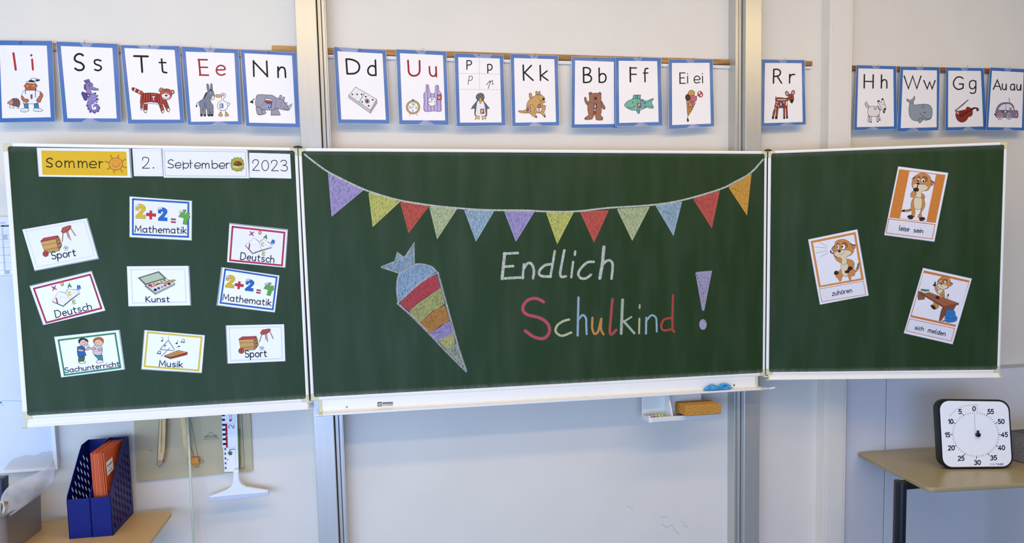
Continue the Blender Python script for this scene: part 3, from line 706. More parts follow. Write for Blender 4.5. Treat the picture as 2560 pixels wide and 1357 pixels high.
letter_card('letter card with black S s and purple seahorse',
 [(141, 104), (294, 110), (302.5, 305), (159, 305)], [(152, 115), (281, 120), (292, 296), (168.5, 295.6)], 5, [
 ('lettering', '''
l %s 20 938,265 915,250 880,250 850,275 845,310 870,335 915,350 945,380 945,410 920,430 880,430 850,412
l %s 17 1140,325 1110,315 1075,320 1068,345 1085,365 1125,380 1145,400 1135,425 1105,435 1072,425'''.replace('%s', BLK), A),
 ('printed_picture', '''
q #6f63a0 948,550 975,540 1005,533 1018,560 1012,575 985,592 965,575
k #3c3560 3 965,555 985,585
k #3c3560 3 990,545 998,580
q #5d5590 952,592 975,590 972,660 950,640
k #3c3560 3 955,605 972,608
k #3c3560 3 955,625 970,630
p #8d82b8 985,575 1015,568 1042,580 1052,605 1050,622 1110,642 1105,660 1040,655 1020,660 1035,680 1025,700 1060,690 1082,715 1090,760 1060,800 1020,820 985,800 1000,770 990,730 980,690 975,650 968,610
q #4f4f92 928,675 975,690 985,720 988,770 955,775 920,700
k #2d2d5a 3 930,690 985,712
k #2d2d5a 3 940,730 985,735
q #5b5395 1070,690 1084,684 1084,700 1076,705
q #5b5395 1092,715 1106,712 1104,732 1094,732
q #5b5395 1094,752 1112,752 1108,772 1092,772
q #5b5395 1090,785 1105,795 1090,800
f #8578b0 985,800 1020,790 1080,770 1090,790 1040,805 1030,825 1045,830 1032,845 1040,870 1065,880 1090,870 1085,845 1070,840 1060,855 1050,845 1058,825 1080,815 1110,825 1122,855 1112,888 1080,905 1045,905 1012,885 995,850
l #3c3560 5 1032,850 1040,872 1065,882 1092,868 1088,842 1070,838 1058,852
l #3c3560 5 1050,815 1085,812 1115,830 1124,860 1110,890 1078,908 1040,905 1010,885 992,850 985,800
q #5b5395 975,825 988,822 990,840 978,842
q #5b5395 990,862 1002,858 1008,875 994,878
q #5b5395 1010,895 1024,890 1026,910 1014,910
q #5b5395 1060,905 1078,905 1074,922 1062,918
q #5b5395 1100,890 1118,885 1116,900 1106,904
q #5b5395 1118,855 1130,852 1128,872 1118,870
k #b0a6d0 4 1000,740 1080,725
k #b0a6d0 4 1005,770 1082,755
k #b0a6d0 4 1000,810 1030,800
e #9c93c4 1014,598 16,16
o #35305a 1014,600 7,7
o #c06a80 985,608 9,9
l #3c3560 3 1000,625 1030,640 1080,655
e #b53f50 1000,715 19,19
t s #f2d6d6 4 994,722 1006,722 14''', A)], pin=(211, 109), pinkind=1)
letter_card('letter card with black T t and striped red tiger',
 [(302, 113), (448.6, 115.4), (460, 308), (320.6, 309)], [(311, 120), (436.5, 125), (450.4, 299), (329.5, 299)], 5, [
 ('lettering', '''
k %s 20 1515,272 1672,276
k %s 20 1596,280 1608,452
k %s 17 1827,305 1838,440 1850,455 1885,460
k %s 15 1800,345 1875,346'''.replace('%s', BLK), A),
 ('printed_picture', '''
p #b8503c 1490,635 1510,628 1560,648 1610,672 1620,695 1590,708 1545,685 1500,662
k #f0e2d6 10 1530,640 1518,668
k #3a1a16 12 1512,632 1500,658
k #3a1a16 10 1556,650 1544,680
k #f0e2d6 8 1580,660 1568,692
p #b04432 1600,700 1640,690 1720,688 1800,700 1860,740 1870,800 1830,812 1780,812 1700,800 1640,800 1590,812 1588,750
q #b04432 1590,795 1620,800 1612,862 1600,885 1586,860
q #b04432 1625,815 1668,818 1665,880 1652,916 1632,910 1622,880
q #f0e8e0 1588,858 1610,862 1604,884 1592,880
q #f0e8e0 1625,880 1664,882 1654,914 1634,908
k #3a1a16 9 1622,700 1612,780
k #3a1a16 9 1648,695 1642,795
k #3a1a16 8 1674,694 1672,792
k #3a1a16 8 1700,694 1698,790
k #3a1a16 8 1775,700 1778,805
k #3a1a16 7 1796,706 1805,800
q #f0e8e0 1620,802 1700,790 1790,800 1790,815 1700,808 1630,815
q #b02a30 1708,722 1762,720 1768,780 1715,782
t T #f5e5df 8 1722,772 1754,770 40
k #3a1a16 7 1628,840 1664,842
k #3a1a16 7 1626,862 1664,864
q #a84432 1790,800 1830,800 1850,860 1856,895 1840,918 1825,905 1810,860
q #a84432 1838,790 1880,770 1912,850 1922,880 1905,905 1885,890
q #f0e8e0 1826,890 1850,882 1856,898 1840,918
q #f0e8e0 1885,872 1914,858 1922,884 1905,903
k #3a1a16 7 1806,840 1838,830
k #3a1a16 7 1850,820 1890,800
k #3a1a16 7 1862,845 1902,828
e #d7785a 1824,658 26,28
e #f2d5c5 1824,660 13,15
e #d7785a 1949,678 22,24
e #f2d5c5 1950,680 11,13
p #bd5a42 1822,660 1850,645 1890,642 1925,655 1942,690 1938,730 1912,760 1875,768 1838,752 1815,720 1812,690
f #efe2d8 1830,715 1860,695 1895,700 1920,720 1910,752 1875,764 1842,748
k #4a1e18 6 1862,650 1866,672
k #4a1e18 6 1886,646 1888,668
k #4a1e18 6 1908,652 1904,672
k #4a1e18 6 1928,690 1940,686
k #4a1e18 6 1928,712 1940,712
e #f2e9e2 1872,690 10,9
e #f2e9e2 1900,696 8,8
f #1d1311 1862,712 1895,712 1880,730
l #33201c 4 1845,735 1865,752 1895,748 1905,735''', (0, 80, 4.5225))], pin=(374, 116), pinkind=0)
letter_card('letter card with red E e, grey donkey and white duck',
 [(454, 116.5), (595.7, 124), (604.5, 311), (470, 312)], [(464, 129), (585.7, 133), (595, 303), (478, 304.4)], 5, [
 ('lettering', '''
k #a3262e 18 440,312 455,485
k #a3262e 16 432,312 534,314
k #a3262e 15 450,398 537,400
k #a3262e 16 448,486 548,488
l #a3262e 15 640,428 732,424 722,390 690,378 655,390 638,425 648,465 690,488 735,474''', B),
 ('printed_picture', '''
p #7e8188 530,590 545,588 558,640 560,665 540,668 528,620
p #7e8188 572,590 588,588 594,640 585,668 570,660
p #7e8188 545,670 575,655 600,665 612,700 618,745 600,768 578,755 568,735 575,790 600,830 603,870 600,945 570,945 568,880 560,870 565,945 540,945 532,880 515,870 518,945 495,946 490,890 484,870 480,946 458,945 455,860 440,820 450,780 485,758 510,700 530,680
q #1e1e20 456,930 480,930 480,947 458,947
q #1e1e20 494,932 518,932 519,947 495,948
q #1e1e20 541,932 565,932 566,946 541,947
q #1e1e20 572,932 600,932 600,946 572,947
f #3a3b3e 528,680 500,720 490,760 498,755 520,720 535,690
l #77797f 8 450,785 425,800 410,830
f #333 404,838 415,826 424,838 408,850
e #e8e6e4 568,692 10,10
e #e8e6e4 596,688 8,10
o #222 569,692 3,3
o #222 595,690 3,3
f #e6e2df 585,735 605,725 616,745 602,766 588,758
f #242424 565,652 580,645 588,662 572,665
k #3d6292 7 500,802 525,802
k #3d6292 7 502,826 527,826
k #3d6292 7 504,850 530,850
k #3d6292 7 500,802 504,850
p #f0eef0 690,700 712,690 738,700 740,730 722,748 720,778 750,790 768,820 758,862 730,885 685,882 655,855 652,815 670,788 694,778 700,745
p #e0a35a 628,712 650,706 690,712 696,730 672,738 640,736
e #eaeaea 715,712 11,11
o #2b2b2b 712,712 4,4
o #e4c0b8 722,730 8,5
p #f0eef0 762,812 780,798 788,812 770,838
q #dca44a 680,905 692,905 706,945 688,954 660,942
q #dca44a 740,905 752,905 778,940 758,954 736,948
k #6b5a3a 4 690,882 686,905
k #6b5a3a 4 735,882 746,905
q #3f5f92 676,812 712,810 714,856 678,858
t E #e8eef5 6 684,848 706,848 28''', B)], pin=(524.5, 124), pinkind=1)
letter_card('letter card with black N n and grey rhinoceros, beside the left column',
 [(601.7, 124), (741, 132.2), (749, 318.3), (615.6, 315.5)], [(611, 133), (730, 139), (739, 309), (623, 306.6)], 5, [
 ('lettering', '''
k #231f16 17 1056,325 1062,500
k #231f16 17 1056,332 1215,500
k #231f16 17 1206,330 1214,505
k #1a1614 17 1334,395 1336,512
l #1a1614 17 1338,440 1358,405 1390,400 1412,425 1420,512''', B),
 ('printed_picture', '''
p #9b98a3 1085,745 1098,715 1130,706 1205,710 1270,715 1320,745 1370,755 1410,790 1445,840 1462,882 1420,885 1360,872 1310,860 1290,880 1200,882 1110,860 1080,820
p #9b98a3 1088,850 1140,862 1150,890 1170,905 1165,930 1130,938 1102,930 1090,890
q #9b98a3 1150,875 1185,880 1200,915 1175,935 1150,915
q #9b98a3 1255,880 1290,880 1300,940 1255,942
q #9b98a3 1298,865 1330,862 1362,938 1310,942
k #544f58 6 1108,934 1160,934
k #544f58 6 1258,940 1355,940
l #6a6572 4 1205,712 1200,760 1175,800 1130,840 1085,835
l #6a6572 4 1300,735 1310,790 1302,850
p #a8a5af 1345,755 1350,725 1365,712 1378,725 1368,750
p #a8a5af 1382,765 1388,740 1405,732 1408,755 1398,780
q #b9b6be 1438,840 1478,820 1495,810 1480,850 1462,870
q #b9b6be 1408,805 1438,798 1432,822
q #e8dcdc 1188,748 1268,762 1268,782 1188,770
q #bb3f44 1188,770 1268,780 1262,802 1190,795
q #2f5d92 1205,800 1262,805 1255,860 1222,855
t N #cfe0ee 7 1216,850 1244,852 40
k #2c2a30 9 1065,755 1035,782
f #26242a 1015,792 1040,775 1055,790 1050,808 1030,800
o #222 1372,800 4,5
o #b56f6f 1362,832 9,8
l #4c4852 4 1390,850 1420,872 1455,885''', B)], pin=(671, 130.5), pinkind=0)
letter_card('letter card with black D d and domino tile, first right of the left column',
 [(834.7, 117.6), (964, 126.4), (974, 309), (845, 308)], [(843.6, 128), (956, 134), (964.7, 299.6), (853.5, 298.5)], 5, [
 ('lettering', '''
k #1a1614 18 296,308 308,472
l #1a1614 18 296,306 360,312 420,340 445,385 435,435 390,468 308,472
k #1a1614 17 626,318 632,490
l #1a1614 17 628,400 600,382 565,390 543,425 548,465 580,488 632,487''', C_),
 ('printed_picture', '''
q #e9e6e0 402,622 640,760 572,885 325,715
q #cfc6bd 325,715 572,885 572,918 325,742
q #b9a6a4 572,885 640,760 646,800 572,918
k #4a3c38 6 502,692 445,790
o #2a2a28 365,705 9,10
o #2a2a28 420,705 9,10
o #2a2a28 470,704 9,10
o #2a2a28 518,731 10,10
o #2a2a28 596,766 10,10
o #2a2a28 476,791 9,10
o #2a2a28 550,834 10,10
p #d9928a 510,772 520,756 545,762 556,780 550,800 528,804 514,792
p #7e3430 522,774 532,768 544,778 542,792 528,794''', C_)], pin=(900.3, 124.5), pinkind=0)
letter_card('letter card with red U u, alarm clock and striped vest',
 [(990.6, 123.6), (1115, 129), (1121.7, 312), (998, 310)], [(999.7, 133), (1107.4, 138), (1113, 301), (1006, 300.5)], 5, [
 ('lettering', '''
l #9c2028 18 995,322 1000,400 1005,455 1030,488 1068,495 1105,482 1125,450 1127,400 1125,325
l #9c2028 16 1237,392 1240,450 1252,485 1280,500 1302,488 1312,455 1310,395
k #9c2028 16 1312,395 1316,505''', C_),
 ('printed_picture', '''
k #5b4a2a 5 1020,922 1014,946
k #5b4a2a 5 1092,922 1102,946
e #cfa64a 1052,850 78,78
e #f0ece6 1052,850 60,62
q #7a4a30 1040,765 1062,764 1064,774 1040,776
t 12 #3a3a3a 4 1035,825 1075,825 24
t 3 #3a3a3a 4 1078,866 1094,866 24
t 6 #3a3a3a 4 1045,898 1057,898 22
t 5 #3a3a3a 4 1010,862 1024,862 22
k #3a3a3a 4 1050,815 1052,855 1026,856
p #c9b3cd 1200,600 1226,602 1235,650 1250,690 1278,698 1300,680 1306,608 1340,608 1345,660 1372,700 1370,800 1368,893 1290,893 1180,892 1176,780 1172,700 1195,670
k #9a86b8 17 1216,606 1218,888
k #9a86b8 17 1250,700 1252,888
k #9a86b8 17 1290,700 1292,888
k #9a86b8 17 1326,612 1328,888
k #9a86b8 13 1358,700 1360,888
k #9a86b8 10 1184,700 1188,888
e #f0ecea 1268,785 50,54
t 12 #3a3a3a 4 1250,765 1284,765 22
t 3 #3a3a3a 4 1292,800 1304,800 22
t 5 #3a3a3a 4 1226,800 1240,800 22
k #3a3a3a 4 1262,755 1264,790 1240,790
q #c9402f 1326,710 1368,708 1370,765 1328,768
t U #f5e3dc 6 1338,752 1356,752 28''', C_)], pin=(1054.5, 130), pinkind=1)
letter_card('letter card with four small letters P p in print and script, and a penguin',
 [(1136.6, 133), (1257.5, 138.6), (1263.3, 313.3), (1141.7, 315.5)], [(1145.4, 143), (1249.4, 146.3), (1253.8, 306), (1150, 306.6)], 5, [
 ('lettering', '''
k #1a1614 11 214,322 214,422
l #1a1614 11 214,324 250,324 266,345 255,368 216,376
k #1a1614 11 448,366 450,462
l #1a1614 11 449,368 480,366 498,388 492,420 470,432 450,424
k #222 6 240,500 226,594
l #222 6 238,502 268,500 278,520 262,545 234,548
l #222 6 436,598 455,572 476,552 470,590 454,640
l #222 6 470,580 485,560 505,550 500,590 515,585
k #a09a98 2.5 355,296 360,652
k #a09a98 2.5 118,468 592,476
k #a09a98 2.5 126,650 600,652''', D),
 ('printed_picture', '''
p #6a6b70 320,720 340,698 375,690 402,705 410,745 400,775 425,810 440,870 438,945 420,950 312,948 302,880 308,810 330,770 318,745
q #6a6b70 310,800 305,860 262,870 280,835
q #6a6b70 424,805 470,862 440,868
f #ece8e0 330,800 350,770 385,775 408,810 420,880 418,945 322,945 320,870
l #26262a 5 322,745 345,775 385,778 408,752
p #d8a85a 356,745 380,752 378,785 366,810 355,785
k #2a2a2c 4 335,722 355,718
k #2a2a2c 4 378,722 395,718
q #e3c27a 318,950 350,950 356,985 330,978 305,990
q #e3c27a 388,950 425,952 430,985 410,978 385,988
q #c0443a 366,872 406,870 410,920 370,924
t P #f6e2da 6 380,912 396,912 28''', D)], pin=(1196.5, 138), pinkind=0)
letter_card('letter card with black K k and tan kangaroo',
 [(1276.6, 135.3), (1394, 140.4), (1398, 313.3), (1281, 315)], [(1285, 145), (1385.8, 148), (1390, 305), (1288.5, 306.6)], 5, [
 ('lettering', '''
k #1a1614 16 850,375 856,545
k #1a1614 15 942,378 866,458 962,546
k #1a1614 15 1042,378 1046,546
k #1a1614 14 1120,440 1056,492 1130,546''', D),
 ('printed_picture', '''
p #c9985a 800,888 850,890 895,872 905,905 880,918 810,908
p #c9985a 920,695 935,690 948,710 955,760 935,768 918,730
p #c9985a 992,675 1008,670 1018,710 1005,722 992,700
p #c9985a 1025,675 1040,672 1042,700 1028,710
p #cda062 975,725 1020,702 1060,715 1092,745 1088,775 1060,775 1040,790 1070,800 1075,830 1100,830 1100,870 1085,910 1100,940 1095,965 1065,935 1040,918 985,918 1005,955 1000,968 960,950 925,920 895,905 888,840 905,785 940,750
l #6b4a26 4 905,845 940,818 975,840 980,880 960,915
l #6b4a26 4 1072,830 1062,870 1050,905
f #c9985a 1045,782 1090,778 1102,785 1098,800 1060,802
k #6b4a26 3 1045,802 1098,800
p #e9dad2 995,860 1060,858 1060,885 1040,906 1012,900
k #b04a4a 10 1026,864 1030,896
p #a87840 1016,835 1028,815 1044,818 1048,850 1020,856
o #1f1a1a 1079,757 13,12
o #2b2020 1040,716 4,5
o #b56a4a 1018,720 9,9
l #6b4a26 4 1020,742 1040,768 1062,774
q #e3b8b4 898,852 935,848 932,902 902,905
t K #7a2c4a 7 906,894 930,892 36
f #2a2320 990,955 1004,960 1000,969 988,965
f #2a2320 1090,948 1102,952 1096,965 1086,960''', D)], pin=(1335.5, 142), pinkind=1)
letter_card('letter card with black B b and brown waving bear',
 [(1430, 142.6), (1541, 144), (1542, 319), (1428.7, 319.5)], [(1437.6, 151), (1534.4, 154.5), (1536, 310), (1436.5, 311)], 4, [
 ('lettering', '''
k #1a1614 16 266,402 268,570
l #1a1614 15 266,404 310,404 342,425 335,465 300,482 268,484
l #1a1614 15 300,484 340,495 356,528 338,560 300,570 268,570
k #1a1614 15 442,408 444,568
l #1a1614 15 446,495 470,472 505,478 520,515 508,555 475,570 444,562''', E_),
 ('printed_picture', '''
e #96664c 345,700 19,21
e #96664c 450,700 17,20
p #9c6b50 275,745 292,738 305,775 325,795 335,815 312,828 285,795
p #9c6b50 465,775 490,815 510,850 505,872 488,870 468,840 448,815
p #a06e52 340,705 395,690 455,700 466,750 462,785 470,830 468,900 460,940 475,955 484,975 475,995 410,992 402,950 378,950 360,985 290,990 280,972 310,950 322,930 312,870 318,800 332,770 330,735
l #5a3424 4 340,790 390,808 440,795
o #3a2018 402,749 16,13
o #201412 382,726 5,6
o #201412 418,724 5,6
o #bc6a58 438,742 11,10
l #5a3424 4 372,755 385,770 410,772 428,758
q #24365e 382,818 414,816 416,862 384,864
t B #dfe6f0 6 393,855 405,855 30
q #ba2f2c 380,892 402,890 404,932 382,934
q #e9e0da 382,876 404,874 404,890 380,892
q #e9e0da 382,934 404,932 404,950 384,952
k #2b1c18 5 280,985 296,972
k #2b1c18 5 484,970 470,985
k #2b1c18 5 500,872 490,862''', E_)], pin=(1486.7, 147), pinkind=0)
F_CARD = letter_card('letter card with black F f and turquoise fish, overlapping the bear card',
 [(1539.3, 143.7), (1651.6, 145.2), (1656, 313.5), (1539.3, 315.5)], [(1546.6, 152), (1642.8, 153), (1646.5, 305), (1548, 307.3)], 5.6, [
 ('lettering', '''
k #1a1614 16 794,400 796,562
k #1a1614 13 794,406 864,406
k #1a1614 13 796,478 862,478
l #1a1614 14 994,412 970,414 960,440 962,562
k #1a1614 12 942,464 994,464''', E_),
 ('printed_picture', '''
q #6fae98 832,712 912,712 908,752 818,762
q #5f9aa8 860,716 882,716 878,756 852,758
p #79b59b 728,822 765,782 820,758 880,755 930,762 975,780 1005,768 1058,752 1035,795 1058,855 1015,862 985,850 930,875 860,886 800,880 750,852
p #5fa0a0 868,885 902,882 900,915 885,922 872,905
l #3d6f88 4 885,760 870,800 878,840 868,882
l #4d7fa0 4 900,768 918,790 905,812
l #4d7fa0 4 925,768 948,790 930,812
l #4d7fa0 4 918,812 938,832 920,852
l #4d7fa0 4 948,790 972,805 955,832
l #4d7fa0 4 950,835 965,850
e #6b9fc0 925,778 15,11
e #6b9fc0 958,800 14,10
e #6b9fc0 965,848 14,10
e #6b9fc0 900,850 13,8
k #2c4a48 4 985,800 1045,760
k #2c4a48 4 985,830 1050,850
l #2a3a38 5 765,848 800,860 835,845 852,828
o #1d2a28 822,795 6,7
o #c08878 856,808 13,9
q #b8433e 880,806 914,804 914,850 880,852
t F #f3d8d0 6 890,842 904,842 28''', E_)], pin=(1596, 147), pinkind=1, fwd=.004)
letter_card('letter card with Ei ei and ice cream cone, left of the right column',
 [(1672.4, 149.2), (1781.4, 149.2), (1785.2, 315.5), (1672.4, 322.6)], [(1679.7, 157.4), (1773.7, 157), (1777, 309), (1680.4, 312.6)], 5, [
 ('lettering', '''
k #1a1614 12 270,462 272,582
k #1a1614 10 268,464 328,462
k #1a1614 10 270,520 320,518
k #1a1614 10 272,580 332,580
k #1a1614 10 357,500 358,578
o #1a1614 357,472 6,7
l #1a1614 10 432,540 495,536 485,505 460,498 436,515 432,550 450,575 495,568
k #1a1614 10 525,500 527,576
o #1a1614 524,470 6,7''', F),
 ('printed_picture', '''
q #c9944f 345,775 395,782 446,802 400,895 358,960
k #6b3a1a 4 352,800 410,880
k #6b3a1a 4 350,840 392,905
k #6b3a1a 4 352,880 372,935
k #6b3a1a 4 380,785 425,845
k #6b3a1a 4 440,810 355,870
k #6b3a1a 4 420,850 358,910
k #6b3a1a 4 400,800 350,830
p #5d3226 332,735 350,705 380,712 392,745 375,772 345,772
p #cf9b4e 362,690 385,660 415,660 438,685 430,712 400,720 375,712
p #c86a78 385,770 400,728 430,718 460,738 455,775 425,790
e #c54a4a 500,702 28,36 -25
o #e9ddd2 490,685 11,14
o #e9ddd2 510,715 10,13
k #3c2018 6 455,732 476,712
p #4a2a20 356,968 370,1000 360,1014 352,1000
q #c2324a 370,802 412,798 414,842 372,844
t Ei #f6cdd4 5 380,834 404,834 26''', F)], pin=(1731, 152.5), pinkind=1)
letter_card('letter card with black R r and red-brown fawn, just right of the right column',
 [(1902, 149), (2011.5, 150.3), (2014, 311), (1900, 316.5)], [(1912.4, 157.4), (2004, 158), (2006.6, 305), (1910, 307.8)], 5, [
 ('lettering', '''
k #1a1614 15 1332,422 1328,578
l #1a1614 14 1332,424 1375,422 1405,445 1398,485 1360,500 1332,502
k #1a1614 14 1372,502 1420,578
k #1a1614 14 1512,478 1510,576
l #1a1614 14 1512,515 1530,485 1568,480''', F),
 ('printed_picture', '''
e #b98a7a 1482,696 20,30 -20
e #e6cabe 1483,698 9,18 -20
e #b98a7a 1548,686 20,30 20
e #e6cabe 1548,688 9,18 20
p #e6dcd4 1352,730 1362,738 1372,760 1352,775
p #98422c 1360,745 1420,742 1470,748 1500,730 1495,712 1520,700 1550,712 1558,745 1555,775 1535,805 1515,780 1508,765 1485,785 1482,850 1420,858 1345,852 1352,800
q #ece0d6 1365,758 1475,758 1472,772 1368,772
f #ece0d6 1470,790 1482,785 1480,830 1468,825
q #98422c 1345,850 1352,880 1330,980 1314,980 1325,900
q #98422c 1362,852 1384,855 1370,980 1350,978
q #98422c 1440,852 1458,855 1458,978 1442,978
q #98422c 1468,850 1484,850 1490,975 1474,975
q #1e1614 1314,955 1332,955 1330,982 1314,982
q #1e1614 1350,955 1370,955 1368,982 1348,982
q #1e1614 1441,955 1458,955 1458,980 1442,980
q #1e1614 1473,952 1489,952 1490,976 1474,976
f #1e1614 1515,770 1552,768 1540,798 1530,800
o #e4c4ae 1368,795 9,9
o #e4c4ae 1362,825 8,8
o #e4c4ae 1445,795 9,9
o #e4c4ae 1385,840 7,7
q #1f2c46 1395,795 1435,793 1437,842 1397,844
t R #cfd8e6 6 1406,834 1424,834 32
o #1d1412 1530,735 4,6''', F)], pin=(1959, 154), pinkind=1)
letter_card('letter card with H h and white dog, first right of the pilaster',
 [(2141.5, 163), (2240, 165.8), (2242, 322), (2135.3, 325.4)], [(2146, 171), (2233, 173), (2234.8, 316), (2142, 317.7)], 5, [
 ('lettering', '''
k #1a1614 14 728,482 726,632
k #1a1614 14 828,484 826,634
k #1a1614 12 728,558 826,560
k #1a1614 14 922,486 920,634
l #1a1614 13 922,570 945,540 975,548 982,580 982,634''', G),
 ('printed_picture', '''
p #cfc4bc 738,800 748,790 765,815 785,845 770,865 745,840 736,820
p #e6dfd8 780,845 830,840 885,848 905,870 898,920 890,950 830,955 780,948 766,910 772,870
q #e6dfd8 770,945 785,950 782,1020 768,1010
q #e6dfd8 790,950 810,955 806,1020 794,1020
q #e6dfd8 862,950 878,952 886,1015 870,1010
q #e6dfd8 885,935 896,940 908,995 895,1000
f #222 798,1012 810,1012 808,1024 798,1024
f #222 872,1008 886,1008 884,1020 872,1018
f #222 895,992 910,990 905,1004
p #e9e3dd 876,785 895,772 905,795 925,790 925,760 940,752 955,800 970,850 968,880 945,890 925,875 910,845 900,820
q #1f1a18 876,780 892,770 898,782 882,792
q #1f1a18 922,758 940,750 944,764 926,768
o #161312 958,872 13,12
p #8a4038 942,890 958,892 956,915 942,912
l #3a2a26 7 882,830 892,870 912,885
o #1d1614 930,818 4,4
o #1d1614 950,820 4,4
t H #b0484a 6 842,880 864,878 26''', G)], pin=(2192, 168), pinkind=1)
letter_card('letter card with W w and grey whale',
 [(2252, 167), (2349, 168.4), (2345.8, 325.4), (2243.2, 328.7)], [(2257.6, 175), (2342.2, 176), (2341.4, 318), (2251.6, 320.3)], 5, [
 ('lettering', '''
k #1a1614 13 2,498 50,640 98,500 145,640 192,498
k #1a1614 13 225,548 262,642 290,565 318,642 352,548''', H),
 ('printed_picture', '''
p #8f9aa2 32,755 60,768 90,762 120,726 120,760 105,795 118,825 160,820 230,815 285,825 315,865 318,930 300,980 250,998 200,990 160,1005 100,995 65,950 55,880 62,820 62,798 35,780
p #8f9aa2 170,980 190,978 212,985 195,1018 168,1025
l #3a4248 4 62,800 85,800 105,790
l #30383e 5 200,940 230,970 280,985 310,965
o #24292e 234,911 8,7
o #b06a68 188,924 12,10
k #5a666e 4 205,822 208,850
k #5a666e 4 220,820 215,850
k #5a666e 3 195,840 200,860 230,860 240,825''', H)], pin=(2302, 169), pinkind=1, fwd=.003)
letter_card('letter card with G g and red violin',
 [(2366, 169), (2458.5, 170.6), (2466.7, 324), (2363.5, 326)], [(2370.5, 176.6), (2452, 177.3), (2458, 316), (2370, 318.3)], 4.6, [
 ('lettering', '''
l #1a1614 13 668,525 635,508 595,515 562,560 565,610 600,645 640,645 668,630
k #1a1614 13 668,634 670,588 625,588
l #1a1614 12 812,560 780,548 748,562 740,600 752,635 785,640 808,615
l #1a1614 12 812,555 812,640 805,680 778,694 748,685''', H),
 ('printed_picture', '''
p #8e2c22 600,895 640,890 680,880 700,875 708,852 735,850 770,875 775,920 760,950 730,960 715,985 690,1010 650,1020 610,1000 588,960 585,920
l #4a1511 16 765,870 800,858 828,862
e #7a2a20 832,878 14,16
k #2c1410 6 640,950 800,865
k #2c1410 4 630,940 790,860
q #2a0f0c 628,955 655,932 652,958
l #3c1410 4 655,900 672,930 665,950
l #3c1410 4 690,905 705,920 715,905
e #b04a50 609,914 21,22
t G #eed0d0 5 600,924 616,924 20
k #5a2a1c 8 582,885 725,768
k #2a1a18 4 590,892 725,772
k #2a1a18 9 576,890 596,895''', H)], pin=(2413.5, 171), pinkind=1)
letter_card('letter card with Au au and purple car, right end of the row',
 [(2476, 169), (2563, 173), (2562, 326), (2465, 325.4)], [(2480, 176.6), (2559, 181), (2554.5, 319), (2470.5, 317.7)], 5.6, [
 ('lettering', '''
k #1a1614 12 1010,648 1056,542 1098,655
k #1a1614 10 1030,612 1080,616
l #1a1614 11 1113,585 1112,630 1128,652 1150,640 1156,590
k #1a1614 11 1157,588 1156,655
l #1a1614 11 1245,595 1220,590 1204,620 1212,652 1240,650 1250,620
k #1a1614 11 1250,592 1252,658
l #1a1614 11 1278,595 1276,635 1290,658 1312,645 1320,598
k #1a1614 11 1322,595 1322,660''', H),
 ('printed_picture', '''
k #3a3038 6 1186,746 1196,800
p #8c7490 1040,960 1036,900 1060,840 1100,805 1160,796 1210,805 1240,840 1250,885 1285,890 1287,965 1230,968 1100,965
p #e0dadd 1065,880 1085,840 1120,815 1190,812 1225,840 1240,885 1150,885
k #4a3c4c 4 1153,812 1152,885
q #5a6a8c 1098,886 1165,888 1165,908 1105,906
q #e9e6e6 1135,888 1160,890 1160,912 1135,910
e #cfcacd 1085,950 32,40
e #b23c40 1084,945 18,20
t A #f3d6d4 5 1076,955 1092,955 20
e #cfcacd 1188,948 32,40
e #a09aa0 1190,946 20,22
q #6a6268 1022,925 1040,922 1040,936 1024,938
e #b5b0b4 1204,870 12,14
q #e6cac8 1258,925 1280,925 1280,948 1258,946''', H)], pin=(2520, 173), pinkind=1, fwd=.004)

# ================================================================== cards on the left wing
I_ = (60, 350, 4.5225); J = (380, 350, 4.5225); K = (40, 640, 4.24); Lv = (300, 640, 4.2417); Mv = (500, 540, 3.2321)
M_band = {}
def board_card(name, label, cat, grp, pl, outer, layers, parts, lam=(1.2, 1.2, 1.2, 1.2), th=.0007):
    c = pl.at(*cen(outer)); t = thing(name, label, cat, c, grp)
    ce = cen(outer); o2 = []
    for (x, y), (dx, dy) in zip(outer, ((-lam[3], -lam[0]), (lam[1], -lam[0]), (lam[1], lam[2]), (-lam[3], lam[2]))): o2.append((x+dx, y+dy))
    quad_slab('laminate_pouch', o2, pl, .0006, .0009, M_lam, t)
    quad_slab('paper_sheet', outer, pl, .0010, .0010+th, M_paper2, t)
    spec = ''
    for kind, q, col, wd in layers:
        s = ' '.join('%.2f,%.2f' % p for p in q)
        spec += ('g %s %s\n' % (col, s)) if kind == 'fill' else ('k %s %s %s %.2f,%.2f\n' % (col, wd, s, q[0][0], q[0][1]))
    base = .0010+th+.00003
    if spec: draw('printed_border', spec, (0, 0, 1), pl, t, base=base); base += .0002
    for nm, sp_, v in parts: draw(nm, sp_, v, pl, t, base=base); base += lift(sp_)
    return t
def inset(q, d):
    cx, cy = cen(q); o = []
    for x, y in q: o.append((x+(d if x < cx else -d), y+(d if y < cy else -d)))
    return o
DG = 'date cards in a row along the top of the left wing'
